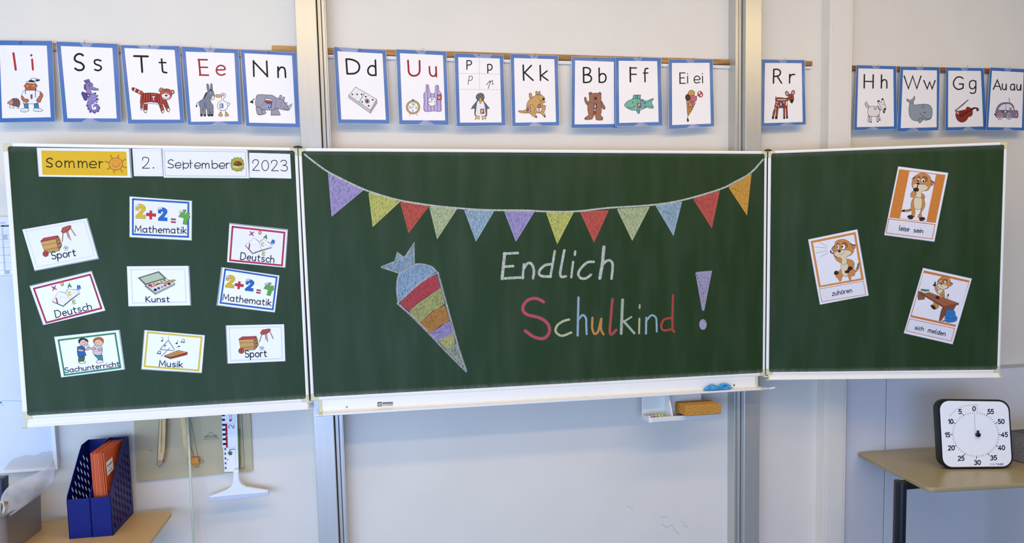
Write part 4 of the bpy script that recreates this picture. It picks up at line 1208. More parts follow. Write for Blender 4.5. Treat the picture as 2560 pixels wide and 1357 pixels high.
board_card('date_card', 'yellow card reading Sommer with smiling sun', 'card', DG, PL, [(92.7, 369.5), (322, 371.7), (327, 444), (98, 441.3)], [('fill', [(103, 376), (316, 378.7), (319, 439.6), (106, 437)], '#e0b325', 0)], [
 ('lettering', '''
l #231a10 13 320,220 300,205 265,215 258,240 280,255 310,270 318,290 300,305 255,298
r #231a10 12 394,272 33,33
k #231a10 12 462,235 465,308
l #231a10 11 465,260 485,238 508,250 512,310
l #231a10 11 512,260 535,240 560,250 568,312
k #231a10 12 612,235 617,312
l #231a10 11 615,262 635,240 655,250 662,312
l #231a10 11 662,262 685,242 708,255 714,314
l #231a10 11 745,275 815,278 808,250 780,240 750,255 742,285 762,312 815,308
k #231a10 12 850,240 853,315
l #231a10 11 852,270 865,248 890,248''', I_),
 ('printed_picture', '''
ow 4
e #e09a35 1038,270 78,70
k #b9731c 12 978,172 994,204
k #b9731c 12 1068,170 1060,198
k #b9731c 12 1112,238 1144,216
k #b9731c 12 915,240 955,254
k #b9731c 12 1118,300 1158,312
k #b9731c 12 940,330 972,312
k #b9731c 12 1020,345 1016,370
k #b9731c 12 1092,334 1112,360
l #7a4a14 4 998,265 1012,290 1040,302 1070,290 1078,265
k #7a4a14 4 1020,232 1022,240
k #7a4a14 4 1058,235 1060,243''', I_)], lam=(.5, 4, .5, 1.5))
board_card('date_card', 'small white card with the day number 2.', 'card', DG, PL, [(331, 371.7), (403, 372), (407.6, 440.7), (335.3, 440.2)], [('line', [(337, 377), (400, 377), (404, 437), (340, 437)], '#dcd6da', .8)], [
 ('lettering', '''
l #231a18 9 1340,228 1345,200 1378,195 1408,210 1405,245 1375,285 1338,316
k #231a18 9 1338,318 1418,318
o #231a18 1464,314 8,8''', I_)], lam=(.5, 2, .5, .5))
board_card('date_card', 'white card reading September with open chestnut and thin green border', 'card', DG, PL, [(406, 371.7), (617.7, 375.4), (622.6, 445.5), (409.8, 444)], [('line', [(410.5, 376.8), (613.3, 379.6), (616.6, 441), (413.4, 439)], '#8fa487', 1.0)], [
 ('lettering', '''
l #1c1614 9.5 240,232 215,222 188,235 185,258 210,270 238,285 240,305 215,315 182,308
l #1c1614 9.5 262,285 325,288 318,262 295,255 268,270 265,298 285,318 325,308
k #1c1614 9.5 350,245 354,332
l #1c1614 9.5 352,280 375,262 408,270 410,300 385,318 354,308
k #1c1614 9.5 434,225 436,318
k #2a2422 7 415,262 460,262
l #1c1614 9.5 482,290 545,292 540,265 515,256 488,272 485,300 505,320 545,312
k #1c1614 9.5 565,260 567,320
l #1c1614 9.5 567,285 582,264 602,270 606,320
l #1c1614 9.5 606,285 622,264 642,272 646,320
k #1c1614 9.5 678,228 682,318
l #1c1614 9.5 682,280 705,264 735,272 740,300 715,320 682,312
l #1c1614 9.5 758,292 820,294 814,266 790,258 764,274 760,302 782,320 820,314
k #1c1614 9.5 838,262 842,320
l #1c1614 9.5 840,285 852,264 876,262''', J),
 ('printed_picture', '''
ow 4
p #a9ab32 892,260 905,225 940,205 985,202 1020,222 1035,262 1035,305 1015,338 975,350 930,342 898,315
p #cfd05a 905,262 940,240 990,238 1028,262 1030,285 985,305 930,302
p #7a3a22 920,268 950,245 990,245 1020,268 1015,285 980,292 940,288
f #d8c9a0 900,290 930,300 985,306 1030,288 1030,296 985,314 925,312
o #c08060 950,262 10,6
k #6f7420 7 905,225 898,218
k #6f7420 7 935,206 930,196
k #6f7420 7 965,202 965,192
k #6f7420 7 1000,208 1005,198
k #6f7420 7 1024,232 1034,226
k #6f7420 7 1032,315 1040,322
k #6f7420 7 1008,342 1014,350
k #6f7420 7 960,350 960,358
k #6f7420 7 912,330 904,338
k #6f7420 5 930,325 934,332
k #6f7420 5 975,325 978,335
k #6f7420 5 1000,318 1004,326''', J)], lam=(.5, 2, .5, .5))
board_card('date_card', 'glossy white card with the year 2023, right end of the date row', 'card', DG, PL, [(622.8, 382), (725, 385), (728.3, 446.2), (624.3, 444)], [], [
 ('lettering', '''
l #2a2220 9 1140,260 1142,235 1170,222 1198,232 1202,262 1180,295 1138,340
k #2a2220 9 1138,342 1214,345
r #2a2220 9 1280,288 38,58
l #2a2220 9 1350,262 1355,238 1382,228 1410,238 1412,268 1390,302 1352,345
k #2a2220 9 1352,346 1428,348
l #2a2220 9 1455,245 1480,228 1512,235 1520,262 1500,282 1478,285
l #2a2220 9 1480,285 1515,292 1532,318 1518,345 1485,350 1458,338''', J)], lam=(.5, .5, .5, .5))

def math_art(v, f_):
    """2+2=4 in fat coloured figures with little eyes; f_ maps unit coordinates to the view"""
    g = lambda s: ' '.join('%.1f,%.1f' % f_(*p) for p in s)
    two = lambda x, y: [(x+a, y+b) for a, b in ((0, .42), (.02, .2), (.3, .02), (.65, .04), (.92, .22), (.95, .5), (.78, .75), (.6, 1.0), (.95, 1.0), (.97, 1.35), (.05, 1.38), (.03, 1.15), (.42, .72), (.55, .5), (.45, .38), (.32, .52), (.3, .66), (.02, .62))]
    sc2 = lambda pts, x0, y0, w_, h_: [(x0+a*w_, y0+b*h_) for a, b in pts]
    s = ''
    s += 'q #d9b62c '+g(sc2(two(0, 0), .01, 0, .19, .50))+'\n'
    s += 'q #c4303c '+g([(.265, .28), (.31, .28), (.31, .40), (.38, .40), (.38, .54), (.31, .54), (.31, .68), (.265, .68), (.265, .54), (.205, .54), (.205, .40), (.265, .40)])+'\n'
    s += 'q #2868b8 '+g(sc2(two(0, 0), .415, .08, .18, .46))+'\n'
    s += 'q #b33a48 '+g([(.655, .56), (.74, .56), (.74, .63), (.655, .63)])+'\nq #b33a48 '+g([(.655, .69), (.74, .69), (.74, .76), (.655, .76)])+'\n'
    s += 'q #62a548 '+g([(.80, .40), (.87, .12), (.93, .10), (.90, .34), (.915, .34), (.93, .24), (1.0, .26), (.975, .36), (1.0, .38), (.99, .50), (.965, .52), (.945, .80), (.87, .78), (.885, .50), (.79, .46)])+'\n'
    for ex, ey in ((.045, .13), (.45, .16), (.835, .22)):
        for dx in (-.018, .018):
            a, b = f_(ex+dx, ey-.03*(dx > 0)); r = abs(f_(.02, 0)[0]-f_(0, 0)[0])
            s += 'e #f0f0f2 %.1f,%.1f %.1f,%.1f\no #222 %.1f,%.1f %.1f,%.1f\n' % (a, b, r, r*1.3, a, b+r*.3, r*.35, r*.45)
    return s
def affine(o, ex, ey): return lambda a, b: (o[0]+ex[0]*a+ey[0]*b, o[1]+ex[1]*a+ey[1]*b)
SG = 'school subject cards on the left wing'
def bands(q, col, wd): return [('line', inset(q, wd/2), col, wd)]
q = [(324.2, 491.5), (479, 502.6), (478.4, 600.3), (324.2, 592)]
board_card('subject_card', 'upright blue bordered card reading Mathematik below the September card', 'card', SG, PL, q, bands([(330, 495.5), (473.3, 504.3), (472.6, 594.3), (329.8, 587.7)], '#2f62ae', 4.6), [
 ('printed_picture', 'ow 2\n'+math_art(I_, affine((1256, 715), (625, 50), (-5, 245))), I_),
 ('lettering', seg('Mathematik', '#1d1a1e', 2.1, '337.5,580', '466,583.5', '16.5'), (0, 0, 1))], lam=(1, 1.5, 1.2, .5))
q = [(557.2, 668.4), (698, 689), (686.6, 779.8), (544.9, 762)]
board_card('subject_card', 'tilted blue bordered card reading Mathematik below the right Deutsch card', 'card', SG, PL, q, bands([(561, 670.9), (694, 690.9), (684, 775.6), (549, 758.8)], '#2f62ae', 4.4), [
 ('printed_picture', 'ow 2\n'+math_art(Mv, affine((212, 470), (395, 58), (-22, 150))), Mv),
 ('lettering', seg('Mathematik', '#1d1a1e', 2.1, '556.5,750', '677.5,764.5', '16'), (0, 0, 1))], lam=(.8, .8, 1.5, 4))
BOOK = '''
q #e9e7ea -52,8 -12,-28 6,-22 14,-16 30,-30 76,-14 42,10 30,22 18,24 6,30 -12,42
q #f1eff0 -52,8 -10,-30 16,-12 28,20 -12,38
q #f1eff0 16,-12 34,-30 78,-10 52,10 28,20
k #31343c 3 -50,10 -12,42 28,22 76,2
k #b5b3b8 1 -34,8 0,-2
k #b5b3b8 1 36,-10 60,-4
o #30333a 28,21 2.5,2.5
t X #a3307e 5 -34,-40 -18,-40 16
t O #d0763a 5 8,-50 18,-50 16
t A #3f8a5a 5 34,-36 48,-34 15
t B #2f66b0 5 72,-20 84,-16 14
t i #b83338 6 -32,20 -31,20 24
t C #cbb64a 5 26,0 36,0 14
t E #b5b45a 5 34,42 46,42 16'''
def placed(spec, f_, k):
    out = []
    for ln in spec.strip().split('\n'):
        t_ = ln.split(); r = []
        for i, w_ in enumerate(t_):
            if i == 0: r.append(w_); continue
            if t_[0] in 'eo' and i == 3: a, b = map(float, w_.split(',')); r.append('%.2f,%.2f' % (a*k, b*k)); continue
            if t_[0] in 'lk' and i == 2 or t_[0] == 't' and i in (3, 6) or t_[0] == 'ow' and i == 1: r.append('%.2f' % (float(w_)*k)); continue
            if ',' in w_: a, b = map(float, w_.split(',')); r.append('%.2f,%.2f' % f_(a, b))
            else: r.append(w_)
        out.append(' '.join(r))
    return '\n'.join(out)
q = [(574, 560), (718.3, 576), (712, 668.4), (568, 654.5)]
board_card('subject_card', 'red bordered card reading Deutsch with open book, above the tilted Mathematik card', 'card', SG, PL, q, bands([(579, 564.3), (713.6, 579), (707.3, 665.6), (572.8, 652.6)], '#b0344c', 4.6), [
 ('printed_picture', 'ow .6\n'+placed(BOOK, affine((640, 612), (.52, .075), (-.05, .55)), .54), (0, 0, 1)),
 ('lettering', seg('Deutsch', '#1d1a1e', 2.2, '601,648.5', '684.5,656.5', '17.5'), (0, 0, 1))], lam=(3.2, 2, .8, .8))
q = [(75.4, 716.6), (228.7, 679), (263, 775.6), (109.6, 812)]
board_card('subject_card', 'red bordered card reading Deutsch with open book, near the left frame', 'card', SG, PL, q, bands([(82.3, 719), (227.6, 684), (255.8, 772.6), (113.5, 808.8)], '#a83350', 4.6), [
 ('printed_picture', 'ow .6\n'+placed(BOOK, affine((157.5, 742), (.55, -.135), (.17, .53)), .56), (0, 0, 1)),
 ('lettering', seg('Deutsch', '#1d1a1e', 2.2, '140,794', '229.5,773', '17.5'), (0, 0, 1))], lam=(2.5, .8, .8, 2))
SPORT = '''
q #7c3c30 -42,-10 -26,-24 44,-26 50,-18 36,-6 -36,-2
q #b5483c -44,-12 -26,-25 46,-27 34,-10
q #d0a05a -42,-9 34,-12 34,6 -38,8
q #d0a05a -39,8 34,6 36,28 -34,32
q #c49450 -34,32 36,28 38,46 -30,48
q #b98a48 34,-11 50,-22 58,20 40,44
k #7a5626 1.5 34,8 54,-4
k #7a5626 1.5 36,28 57,10
q #4a3220 40,-6 49,-11 49,-7 40,-2
q #4a3220 42,12 51,6 51,10 42,16
q #4a3220 43,30 52,24 52,28 43,34
e #b5483c -30,50 14,14
k #6a241c 1.2 -40,42 -22,58
k #6a241c 1.2 -42,54 -20,46
e #eeeef0 74,38 10,10
o #26262a 74,38 3.5,3.5
k #26262a 2 67,30 69,34
k #26262a 2 81,34 79,37
q #b55040 66,-42 76,-60 112,-66 120,-62 116,-52 98,-38 74,-34
k #5b3020 1 74,-36 116,-52
k #a8754a 4.5 74,-34 62,4
k #a8754a 4.5 98,-36 104,2
k #a8754a 4 92,-36 96,-8
k #a8754a 4.5 116,-50 132,-14'''
q = [(56, 574), (216, 545.7), (244.6, 645), (87, 675.4)]
board_card('subject_card', 'tilted card reading Sport with vaulting box at the left frame', 'card', SG, PL, q, [('line', inset([(63, 576), (212, 550), (238, 641), (91, 670)], 2), '#dfdee6', 3.)], [
 ('printed_picture', 'ow .8\n'+placed(SPORT, affine((124, 606), (.50, -.075), (.10, .52)), .52), (0, 0, 1)),
 ('lettering', seg('Sport', '#1d1a1e', 2.3, '130,648', '190,639', '18'), (0, 0, 1))], lam=(.8, 3, 2.4, .5))
q = [(566.5, 813.8), (709.8, 810.7), (712.9, 902), (570.5, 908.2)]
board_card('subject_card', 'level card reading Sport with vaulting box, lowest in the right column', 'card', SG, PL, q, [('line', inset([(571, 817.5), (705, 814.5), (708, 898), (574.5, 903.5)], 2), '#dfdee6', 3.)], [
 ('printed_picture', 'ow .8\n'+placed(SPORT, affine((618, 853), (.49, -.005), (.0, .47)), .5), (0, 0, 1)),
 ('lettering', seg('Sport', '#1d1a1e', 2.3, '613,893', '667,891', '17'), (0, 0, 1))], lam=(.8, .8, 1, 2.5))
q = [(317.7, 666), (470.2, 664.8), (475, 762.6), (321.7, 765)]
board_card('subject_card', 'card reading Kunst with green paint box, centre of the left wing', 'card', SG, PL, q, [('line', inset([(325.5, 671.5), (463.5, 670), (468, 757), (329.5, 759.5)], 2), '#dfdee6', 3.)], [
 ('printed_picture', '''
ow 4
q #6f7f74 192,230 412,162 490,235 265,305
q #b9c4a8 208,232 408,172 474,234 272,294
q #d9dccf 268,305 490,236 580,290 375,392
q #a3ad97 268,310 375,392 375,408 265,322
q #b3bba6 375,392 580,290 580,306 375,408
o #b8333c 320,310 24,14
o #d98a4a 362,295 17,12
o #d8b84a 402,283 16,11
o #8ba04a 440,270 15,11
o #5a7a4a 472,256 14,10
o #222428 374,358 18,15
o #2f56a0 410,341 16,13
o #c98a9c 446,326 15,12
o #a83a54 478,310 15,12
o #4f1e30 520,294 18,12
l #8a5a40 8 330,330 380,310 430,290 500,280
q #d09a60 455,285 500,265 560,250 595,255 560,272 490,294
k #8a4a30 10 385,298 425,290''', Lv),
 ('lettering', seg('Kunst', '#1d1a1e', 9, '275,486', '524,484', '58'), Lv)], lam=(.8, 3, 1, .8))
q = [(362.5, 825.5), (511.7, 838.5), (504, 931), (354.7, 921.7)]
board_card('subject_card', 'yellow bordered card reading Musik with triangle and notes', 'card', SG, PL, q, bands([(367.2, 828.3), (506.3, 840.6), (498.3, 928), (359, 917.7)], '#d9c045', 4.4), [
 ('printed_picture', '''
ow 4
k #85868e 9 578,990 512,892 425,988
k #85868e 9 425,990 568,1002
k #85868e 8 525,975 440,1062
k #85868e 4 512,890 515,850
q #b02e3c 470,1065 535,1090 712,1045 716,1020 620,1000 470,1060
q #cf9c4a 470,1055 620,998 712,1020 535,1072
k #7a5220 4 500,1048 570,1066
k #7a5220 4 530,1036 604,1054
k #7a5220 4 560,1025 638,1044
k #7a5220 4 590,1013 670,1032
o #222226 445,898 10,8
k #222226 4 455,896 455,866 436,862
o #222226 600,925 11,8
k #222226 4 610,924 610,892
o #222226 625,958 11,7
k #222226 3 600,972 618,956
o #222226 652,910 9,7
o #222226 676,914 9,7
k #222226 4 660,908 664,880 686,886 684,912
o #222226 478,948 9,7
k #222226 3 472,950 478,975
o #222226 398,1032 9,7
o #222226 422,1036 9,7
k #222226 5 406,1030 404,1006 430,1010 430,1034''', Lv),
 ('lettering', seg('Musik', '#1d1a1e', 9, '415,1168', '662,1178', '62'), Lv)], lam=(1, .8, 2, 2))
q = [(136.2, 842.4), (296.6, 825), (310, 922.5), (153.7, 942.6)]
board_card('subject_card', 'green bordered card reading Sachunterricht with two children', 'card', SG, PL, q, bands([(144, 848), (290, 830.8), (303.4, 920.5), (159.3, 939.3)], '#3d8a62', 4.4), [
 ('printed_picture', '''
ow 4
p #4c6b48 668,1062 720,1055 728,1085 712,1120 682,1132 662,1110
q #2f62a8 650,960 690,952 730,968 728,1010 745,1050 705,1068 655,1062 648,1010
p #ddb49a 735,985 770,965 790,975 775,990 740,1000
p #ddb49a 660,985 700,990 725,1000 700,1012 660,1005
p #e3bfa6 668,895 700,880 745,890 762,915 748,945 715,955 680,940
f #2c201c 660,910 665,885 695,868 735,872 762,890 765,910 742,900 715,885 685,898 672,925
o #2a2220 708,915 4,5
o #2a2220 735,910 4,5
l #8a4a40 3 712,935 725,938 738,930
p #eceaea 660,1125 700,1115 735,1118 730,1135 680,1140
p #47888c 830,1045 900,1040 918,1070 915,1115 880,1112 860,1080
p #eadfdc 818,958 850,945 905,955 915,1000 905,1040 860,1048 815,1030 820,990
k #b5434a 5 822,972 908,970
k #b5434a 5 820,990 912,990
k #b5434a 5 820,1008 910,1008
k #b5434a 5 818,1026 905,1028
p #ddb49a 795,975 830,970 845,985 810,995
p #ddb49a 870,985 905,980 900,1000 870,998
p #e6c2a8 822,895 860,875 905,885 922,915 905,945 865,955 832,935
f #b5652c 815,905 825,875 865,858 905,862 930,890 925,925 905,900 870,885 840,900 828,920
o #2a2220 848,918 4,5
o #2a2220 878,916 4,5
l #8a4a40 3 845,938 862,945 880,936
k #9aa0a6 5 750,945 770,940 775,960 755,965 750,945
p #eceaea 850,1115 880,1102 920,1108 915,1130 860,1132''', K),
 ('lettering', seg('Sachunterricht', '#242026', 8, '522,1236', '1098,1166', '52'), K)], lam=(1, 3, 1, 1))

# ================================================================== rule cards on the right wing
N_ = (2180, 400, 5.654); O_ = (2000, 560, 6.17); Q_ = (2240, 650, 6.168)
RG = 'orange rule cards with a meerkat on the right wing'
FUR = '#c98a48'; PALE = '#e0cfaa'; BR = '#3b2220'
board_card('rule_card', 'orange card reading leise sein, meerkat with finger to its lips', 'card', RG, PR, [(2245.8, 416.3), (2370, 432.4), (2335.3, 603.4), (2211, 586.6)], [], [
 ('printed_border', '''
ow 5
g #cf8038 385,128 1040,210 900,890 245,812
g #e9e6e8 530,158 905,205 770,868 395,822
k #c39070 14 238,830 890,912 852,1115 200,1030 238,830
g #e2e0e4 250,850 880,935 848,1100 215,1020''', N_),
 ('printed_picture', '''
ow 4
p %F 555,690 500,700 462,705 460,730 500,730 555,715
f %B 415,728 432,704 465,700 462,728 440,732
k %B 7 505,702 500,725
k %B 7 532,698 530,720
p %F 570,560 600,530 640,520 700,520 735,560 750,630 730,690 700,740 705,800 690,818 655,815 650,790 680,740 685,690 610,690 612,740 600,780 608,800 580,805 555,790 565,740 552,690 552,620
p %P 600,540 650,520 700,540 708,600 690,690 612,690 590,630 588,580
p %B 500,800 520,782 560,780 585,800 570,830 530,832
p %B 668,820 695,808 740,812 748,835 720,856 680,855
p %F 548,480 575,440 610,440 618,480 600,520 555,525
p %F 700,470 735,490 748,520 735,550 712,520
p %F 640,205 700,180 770,195 825,245 840,310 825,375 790,425 740,435 640,430 585,400 562,345 575,290 590,240
p %P 580,345 640,335 680,345 740,345 790,375 780,415 735,435 700,450 700,520 660,535 625,510 620,440 585,395
p #d08a80 568,285 590,258 608,262 590,290 572,300
l #1d1414 10 568,262 590,255 612,240
p #cf7a70 845,305 880,320 860,355 838,360
l #1d1414 12 838,290 860,305 880,318
e #a8602e 658,262 20,38 10
e #a8602e 744,268 42,42
e #f0eee8 656,280 18,26
e #f0eee8 722,290 28,32
o #140f0f 652,290 11,14
o #140f0f 726,298 14,16
p #2a1818 635,325 655,320 672,335 655,348 640,342
p %B 585,410 600,395 630,390 642,355 650,360 645,398 662,410 650,440 610,442 590,432
'''.replace('%F', FUR).replace('%P', PALE).replace('%B', BR), N_),
 ('lettering', 't leise #1c1818 9 382,993 520,1008 68 .12\nt sein #1c1818 9 588,1018 715,1032 62 .12', N_)], lam=(.8, .8, 1.4, .8))
board_card('rule_card', 'orange framed card reading zuhören, meerkat cupping its ear', 'card', RG, PR, [(2020.7, 599), (2142.3, 573.5), (2170.7, 738), (2050.2, 761)], [], [
 ('printed_border', '''
g #d08840 163,262 858,122 985,858 290,980
g #e9e7ea 200,290 832,162 945,835 318,948
k #cf9a6a 12 300,1002 978,878 1015,1085 335,1198 300,1002
g #e3e2e6 305,1020 975,895 1002,1070 340,1185''', O_),
 ('printed_picture', '''
ow 4
k #55504e 4 290,275 420,345
k #55504e 4 220,352 415,368
k #55504e 4 245,447 420,408
k #55504e 4 312,508 435,440
p %F 845,730 880,690 905,650 905,690 875,730 845,745
k %B 18 905,608 888,655
k %B 12 885,670 862,690
p %F 600,730 640,690 760,690 840,700 850,760 830,800 790,805 785,862 765,862 735,800 700,812 660,800 635,870 615,880 590,850 545,790 590,770
p %P 640,600 720,590 745,650 745,740 730,800 690,812 655,780 635,720
p %F 720,540 770,545 820,570 838,620 820,690 770,680 745,640 725,590
p %B 695,725 730,705 745,665 775,652 808,670 805,700 770,715 760,745 720,758 695,745
p %B 527,745 550,722 585,730 592,765 550,782 530,770
p %F 520,470 560,510 640,520 655,560 640,600 590,580 550,540
p %F 555,265 620,238 700,240 770,285 820,350 830,410 800,465 730,500 640,520 560,505 525,470 512,420 530,330
p %P 525,455 570,420 640,400 720,400 775,415 795,450 760,485 715,510 725,590 680,625 640,600 645,545 620,520 570,508 535,480
p #d08a80 495,395 515,365 530,352 525,400 505,412
l #1d1414 10 488,385 510,355 530,335
p #cf7a70 800,335 850,330 852,365 830,380
l #1d1414 12 780,300 815,320 855,322
p %B 468,405 485,420 478,435 500,440 512,462 490,450 470,440
e #a8602e 582,335 20,42 10
e #a8602e 690,328 42,50 -10
e #f0eee8 585,352 22,36
e #f0eee8 668,352 34,40
o #140f0f 578,352 10,14
o #140f0f 652,348 14,16
p #2a1818 588,410 610,402 630,418 610,435 592,428
l #6a4a38 4 600,462 640,468 675,445 685,420
'''.replace('%F', FUR).replace('%P', PALE).replace('%B', BR), O_),
 ('lettering', 't zuhören #1c1818 9 500,1105 802,1050 68 .1', O_)], lam=(.8, 1.5, .8, .8))
board_card('rule_card', 'orange framed card reading sich melden, meerkat raising a hand at a desk', 'card', RG, PR, [(2307.8, 669.8), (2428.9, 696.7), (2380.7, 860), (2259.8, 832)], [], [
 ('printed_border', '''
g #cc7c3c 430,158 1135,315 918,1030 218,878
g #e6e5e8 425,195 1118,345 930,1000 240,850
k #cf9a7a 14 210,905 905,1055 850,1250 155,1090 210,905
g #e0dfe4 222,925 890,1075 840,1232 175,1085''', Q_),
 ('printed_picture', '''
ow 4
q #8a5a3c 345,500 445,560 440,605 345,615 332,560
p %F 590,650 650,690 655,730 610,755 570,720
p %B 535,700 560,690 590,705 612,740 600,762 560,745
q #a0603e 345,480 510,495 970,665 735,712
q #7a452c 345,485 735,712 735,735 345,500
q #8c5234 735,712 970,665 965,688 735,735
k #6a3820 3 430,492 840,690
q #7f4a30 735,735 930,690 870,800 740,870 690,945 665,930 690,800 715,735
k #e6e2de 12 385,480 440,505 510,490
q #3f7a58 388,445 515,460 505,478 440,480 385,465
q #e9e9e6 385,465 440,482 510,478 510,498 440,510 385,485
p #222 790,560 800,530 815,525 805,560
p #e0d0b8 785,560 800,555 800,585 780,580
p %F 600,400 630,420 650,450 690,450 740,470 748,540 745,575 700,580 690,530 650,520 610,470
p %P 650,460 700,445 720,470 690,515 640,510
p %B 570,378 590,370 600,332 612,345 612,375 620,390 600,402 580,395
p %B 608,575 640,552 668,570 665,595 635,602
p %F 665,560 710,530 740,560 735,575 680,580
p %F 700,265 760,250 810,275 840,330 835,390 800,430 740,450 680,440 635,405 635,360 660,300
p %P 640,375 700,370 760,375 795,400 790,430 730,450 700,445 650,420
p #cf7a70 845,350 872,362 855,390 838,395
l #1d1414 10 838,340 856,352 876,362
l #1d1414 8 635,330 655,315 668,300
e #a8602e 703,310 13,26 10
e #a8602e 760,322 32,32
e #f0eee8 700,325 14,20
e #f0eee8 752,340 22,25
o #140f0f 706,328 7,9
o #140f0f 740,342 9,11
p #2a1818 685,362 698,355 712,368 698,378
l #3f6a40 4 680,395 700,405 720,400
p #2f76b8 770,790 790,768 880,770 910,800 915,850 940,880 935,930 880,955 800,960 765,940 762,870
l #1e5a92 6 780,800 840,830 900,815
l #1e5a92 6 775,880 840,900 925,890
q #c8c8c4 832,868 850,866 852,880 836,882
k #26221f 14 720,940 760,935
k #7a706a 8 745,915 755,880
'''.replace('%F', FUR).replace('%P', PALE).replace('%B', BR), Q_),
 ('lettering', 't sich #1c1818 9 288,1065 420,1090 62 .1\nt melden #1c1818 9 490,1108 755,1168 68 .1', Q_)], lam=(.8, 1.2, 1, .8))

# ================================================================== wall on the far left: white board with planner
PB = PY(W-.026)
zb1 = PB.at(60, 1180).z; xr_ = PB.at(145, 1176).x; zt1 = PB.at(20, 541).z
wb = thing('whiteboard', 'worn white wall board partly behind the left wing, at the left frame edge', 'whiteboard', (xr_-.6, W, zb1))
MB().box(xr_-1.2, xr_-.010, W-.018, W, zb1+.008, zt1-.005).obj('board_face', mat('worn_white_coating', '#dcdfe4', .5, noise=.03, nscale=9, bump=.25, bscale=120), wb)
for bx in ((xr_-.013, xr_, W-.026, W, zb1, zt1), (xr_-1.21, xr_-1.197, W-.026, W, zb1, zt1), (xr_-1.2, xr_-.01, W-.026, W, zb1, zb1+.012), (xr_-1.2, xr_-.01, W-.0205, W, zt1-.006, zt1)):
    MB().box(*bx).obj('frame_rail', M_frame, wb, bevel=.0015)
PW1 = PY(W-.018)
draw('peeled_patch', '''
ow .4
f #cfccca 5,1183 12,1170 22,1158 32,1148 45,1142 52,1141 60,1138 70,1137 85,1138 98,1134 108,1129 116,1130 122,1127 131,1128 133,1140 134,1160 133,1177 90,1181 40,1184''', (0, 0, 1), PW1, wb, base=.0004, m=M_plainink)
draw('dye_smear', '''
o #4d8f9c 0,1006 5,2.4
l #a9c8d2 1.6 2,1003 12,1001 24,1001 40,1002 56,1003
o #a9c8d0 6,1012 4,1''', (0, 0, 1), PW1, wb, base=.0004, m=M_plainink)
q = [(-70, 541), (23.2, 544), (34.8, 688), (-64, 691)]
cal = thing('year_planner', 'wall year planner reading 2024 on the white board at the left frame edge', 'calendar', PW1.at(0, 610))
quad_slab('planner_sheet', q, PW1, .0004, .0009, M_paper2, cal)
Vc = (0, 500, 6.1667)
draw('planner_print', '''
t 2024 #6a6c78 4 -22,364 80,362 22
q #20243a 16,388 152,384 153,408 17,412
q #20243a -60,392 4,390 5,414 -58,414
k #c9ccd8 3 64,399 140,397
g #c3c5d4 24,425 44,425 88,1075 62,1075
g #bfc1d0 32,540 112,536 118,602 36,606
g #bfc1d0 66,1085 150,1082 155,1140 68,1144
k #8e92a6 4 -60,540 160,534
k #8e92a6 4 -60,612 168,604
k #8e92a6 4 -60,735 180,730
k #8e92a6 4 -60,852 190,846
k #8e92a6 4 -60,968 200,962
k #8e92a6 4 -60,1084 208,1078
k #9a9cac 5 -60,1168 214,1154
k #b0b2c0 2.5 75,480 125,478
k #b0b2c0 2.5 72,500 118,498
k #b0b2c0 2.5 85,632 155,628
k #b0b2c0 2.5 88,650 142,648
k #b0b2c0 2.5 90,668 155,664
k #b0b2c0 2.5 95,772 160,768
k #9ab0c0 3 105,836 185,830
k #b0b2c0 2.5 98,864 150,862
k #b0b2c0 2.5 90,908 160,904
k #b0b2c0 2.5 92,928 145,926
k #b0b2c0 2.5 90,1000 145,998
k #b0b2c0 2.5 92,1022 170,1018
k #b0b2c0 2.5 95,1042 160,1038''', Vc, PW1, cal, base=.00095, m=M_plainink, ow=.5)

# ================================================================== tool board with blackboard tools
Wv = (320, 1000, 3.802); Rv = (530, 1020, 8.48)
PTB = PY(W-.008)
tb = [(332.5, 1005), (624.5, 985), (633, 1175.7), (344, 1202)]
tool = thing('tool_board', 'grey-beige tool board under the left wing with printed tool outlines', 'board', PTB.at(488, 1100))
quad_slab('board_plate', tb, PTB, -.008, 0, mat('grey_beige_laminate', '#bfb084', .5, noise=.03, nscale=12), tool, bevel=.001)
q4 = [PTB.at(x, y) for x, y in ((624.8, 990), (633.2, 1175.7))]
draw('tool_outlines', '''
k #4a4a44 3.5 370,120 368,185 352,500 330,600 300,636 274,614
k #4a4a44 3.5 274,614 284,420 300,120
k #4a4a44 3.5 600,205 668,545
k #4a4a44 3.5 596,440 630,545
k #4a4a44 3.5 668,574 716,568 720,588 684,600 670,636 645,632 650,618
k #4a4a44 4 1080,80 1108,645
k #4a4a44 3.5 1108,645 1058,652
k #3e4448 3 785,300 720,372 862,366 785,300
o #6a6450 226,476 13,7
o #d9d2b4 229,473 9,5''', Wv, PTB, tool, base=.0003, m=M_plainink)
draw('tool_board_lettering', 't WISSNEK #3c4448 3 728,358 848,352 20'.replace('WISSNEK', 'WISSNER'), Wv, PTB, tool, base=.0003, m=M_plainink)
PT1 = PY(W-.040); PT2 = PY(W-.052)
def flat_tool(name, pts, view, plane, th, m, parent, bevel=.002):
    ps = [plane.at(view[0]+x/view[2], view[1]+y/view[2]) for x, y in pts]
    return MB().prism(ps, plane.n*-th).obj(name, m, parent, bevel=bevel)
c = PT1.at(402, 1100)
t = thing('wooden_compass', 'pale wooden blackboard compass leg hanging left on the tool board', 'compass', c)
flat_tool('wooden_leg', [(303, 60), (364, 60), (356, 300), (348, 480), (335, 560), (322, 580), (288, 578), (281, 545), (290, 350)], Wv, PT1, .018, M_wood2, t)
flat_tool('leg_groove', [(322, 60), (328, 60), (318, 500), (312, 500)], Wv, Plane(PT1.o+Vector((0, -.0008, 0)), PT1.n), .001, mat('wood_groove', '#a07c4c', .6), t, 0)
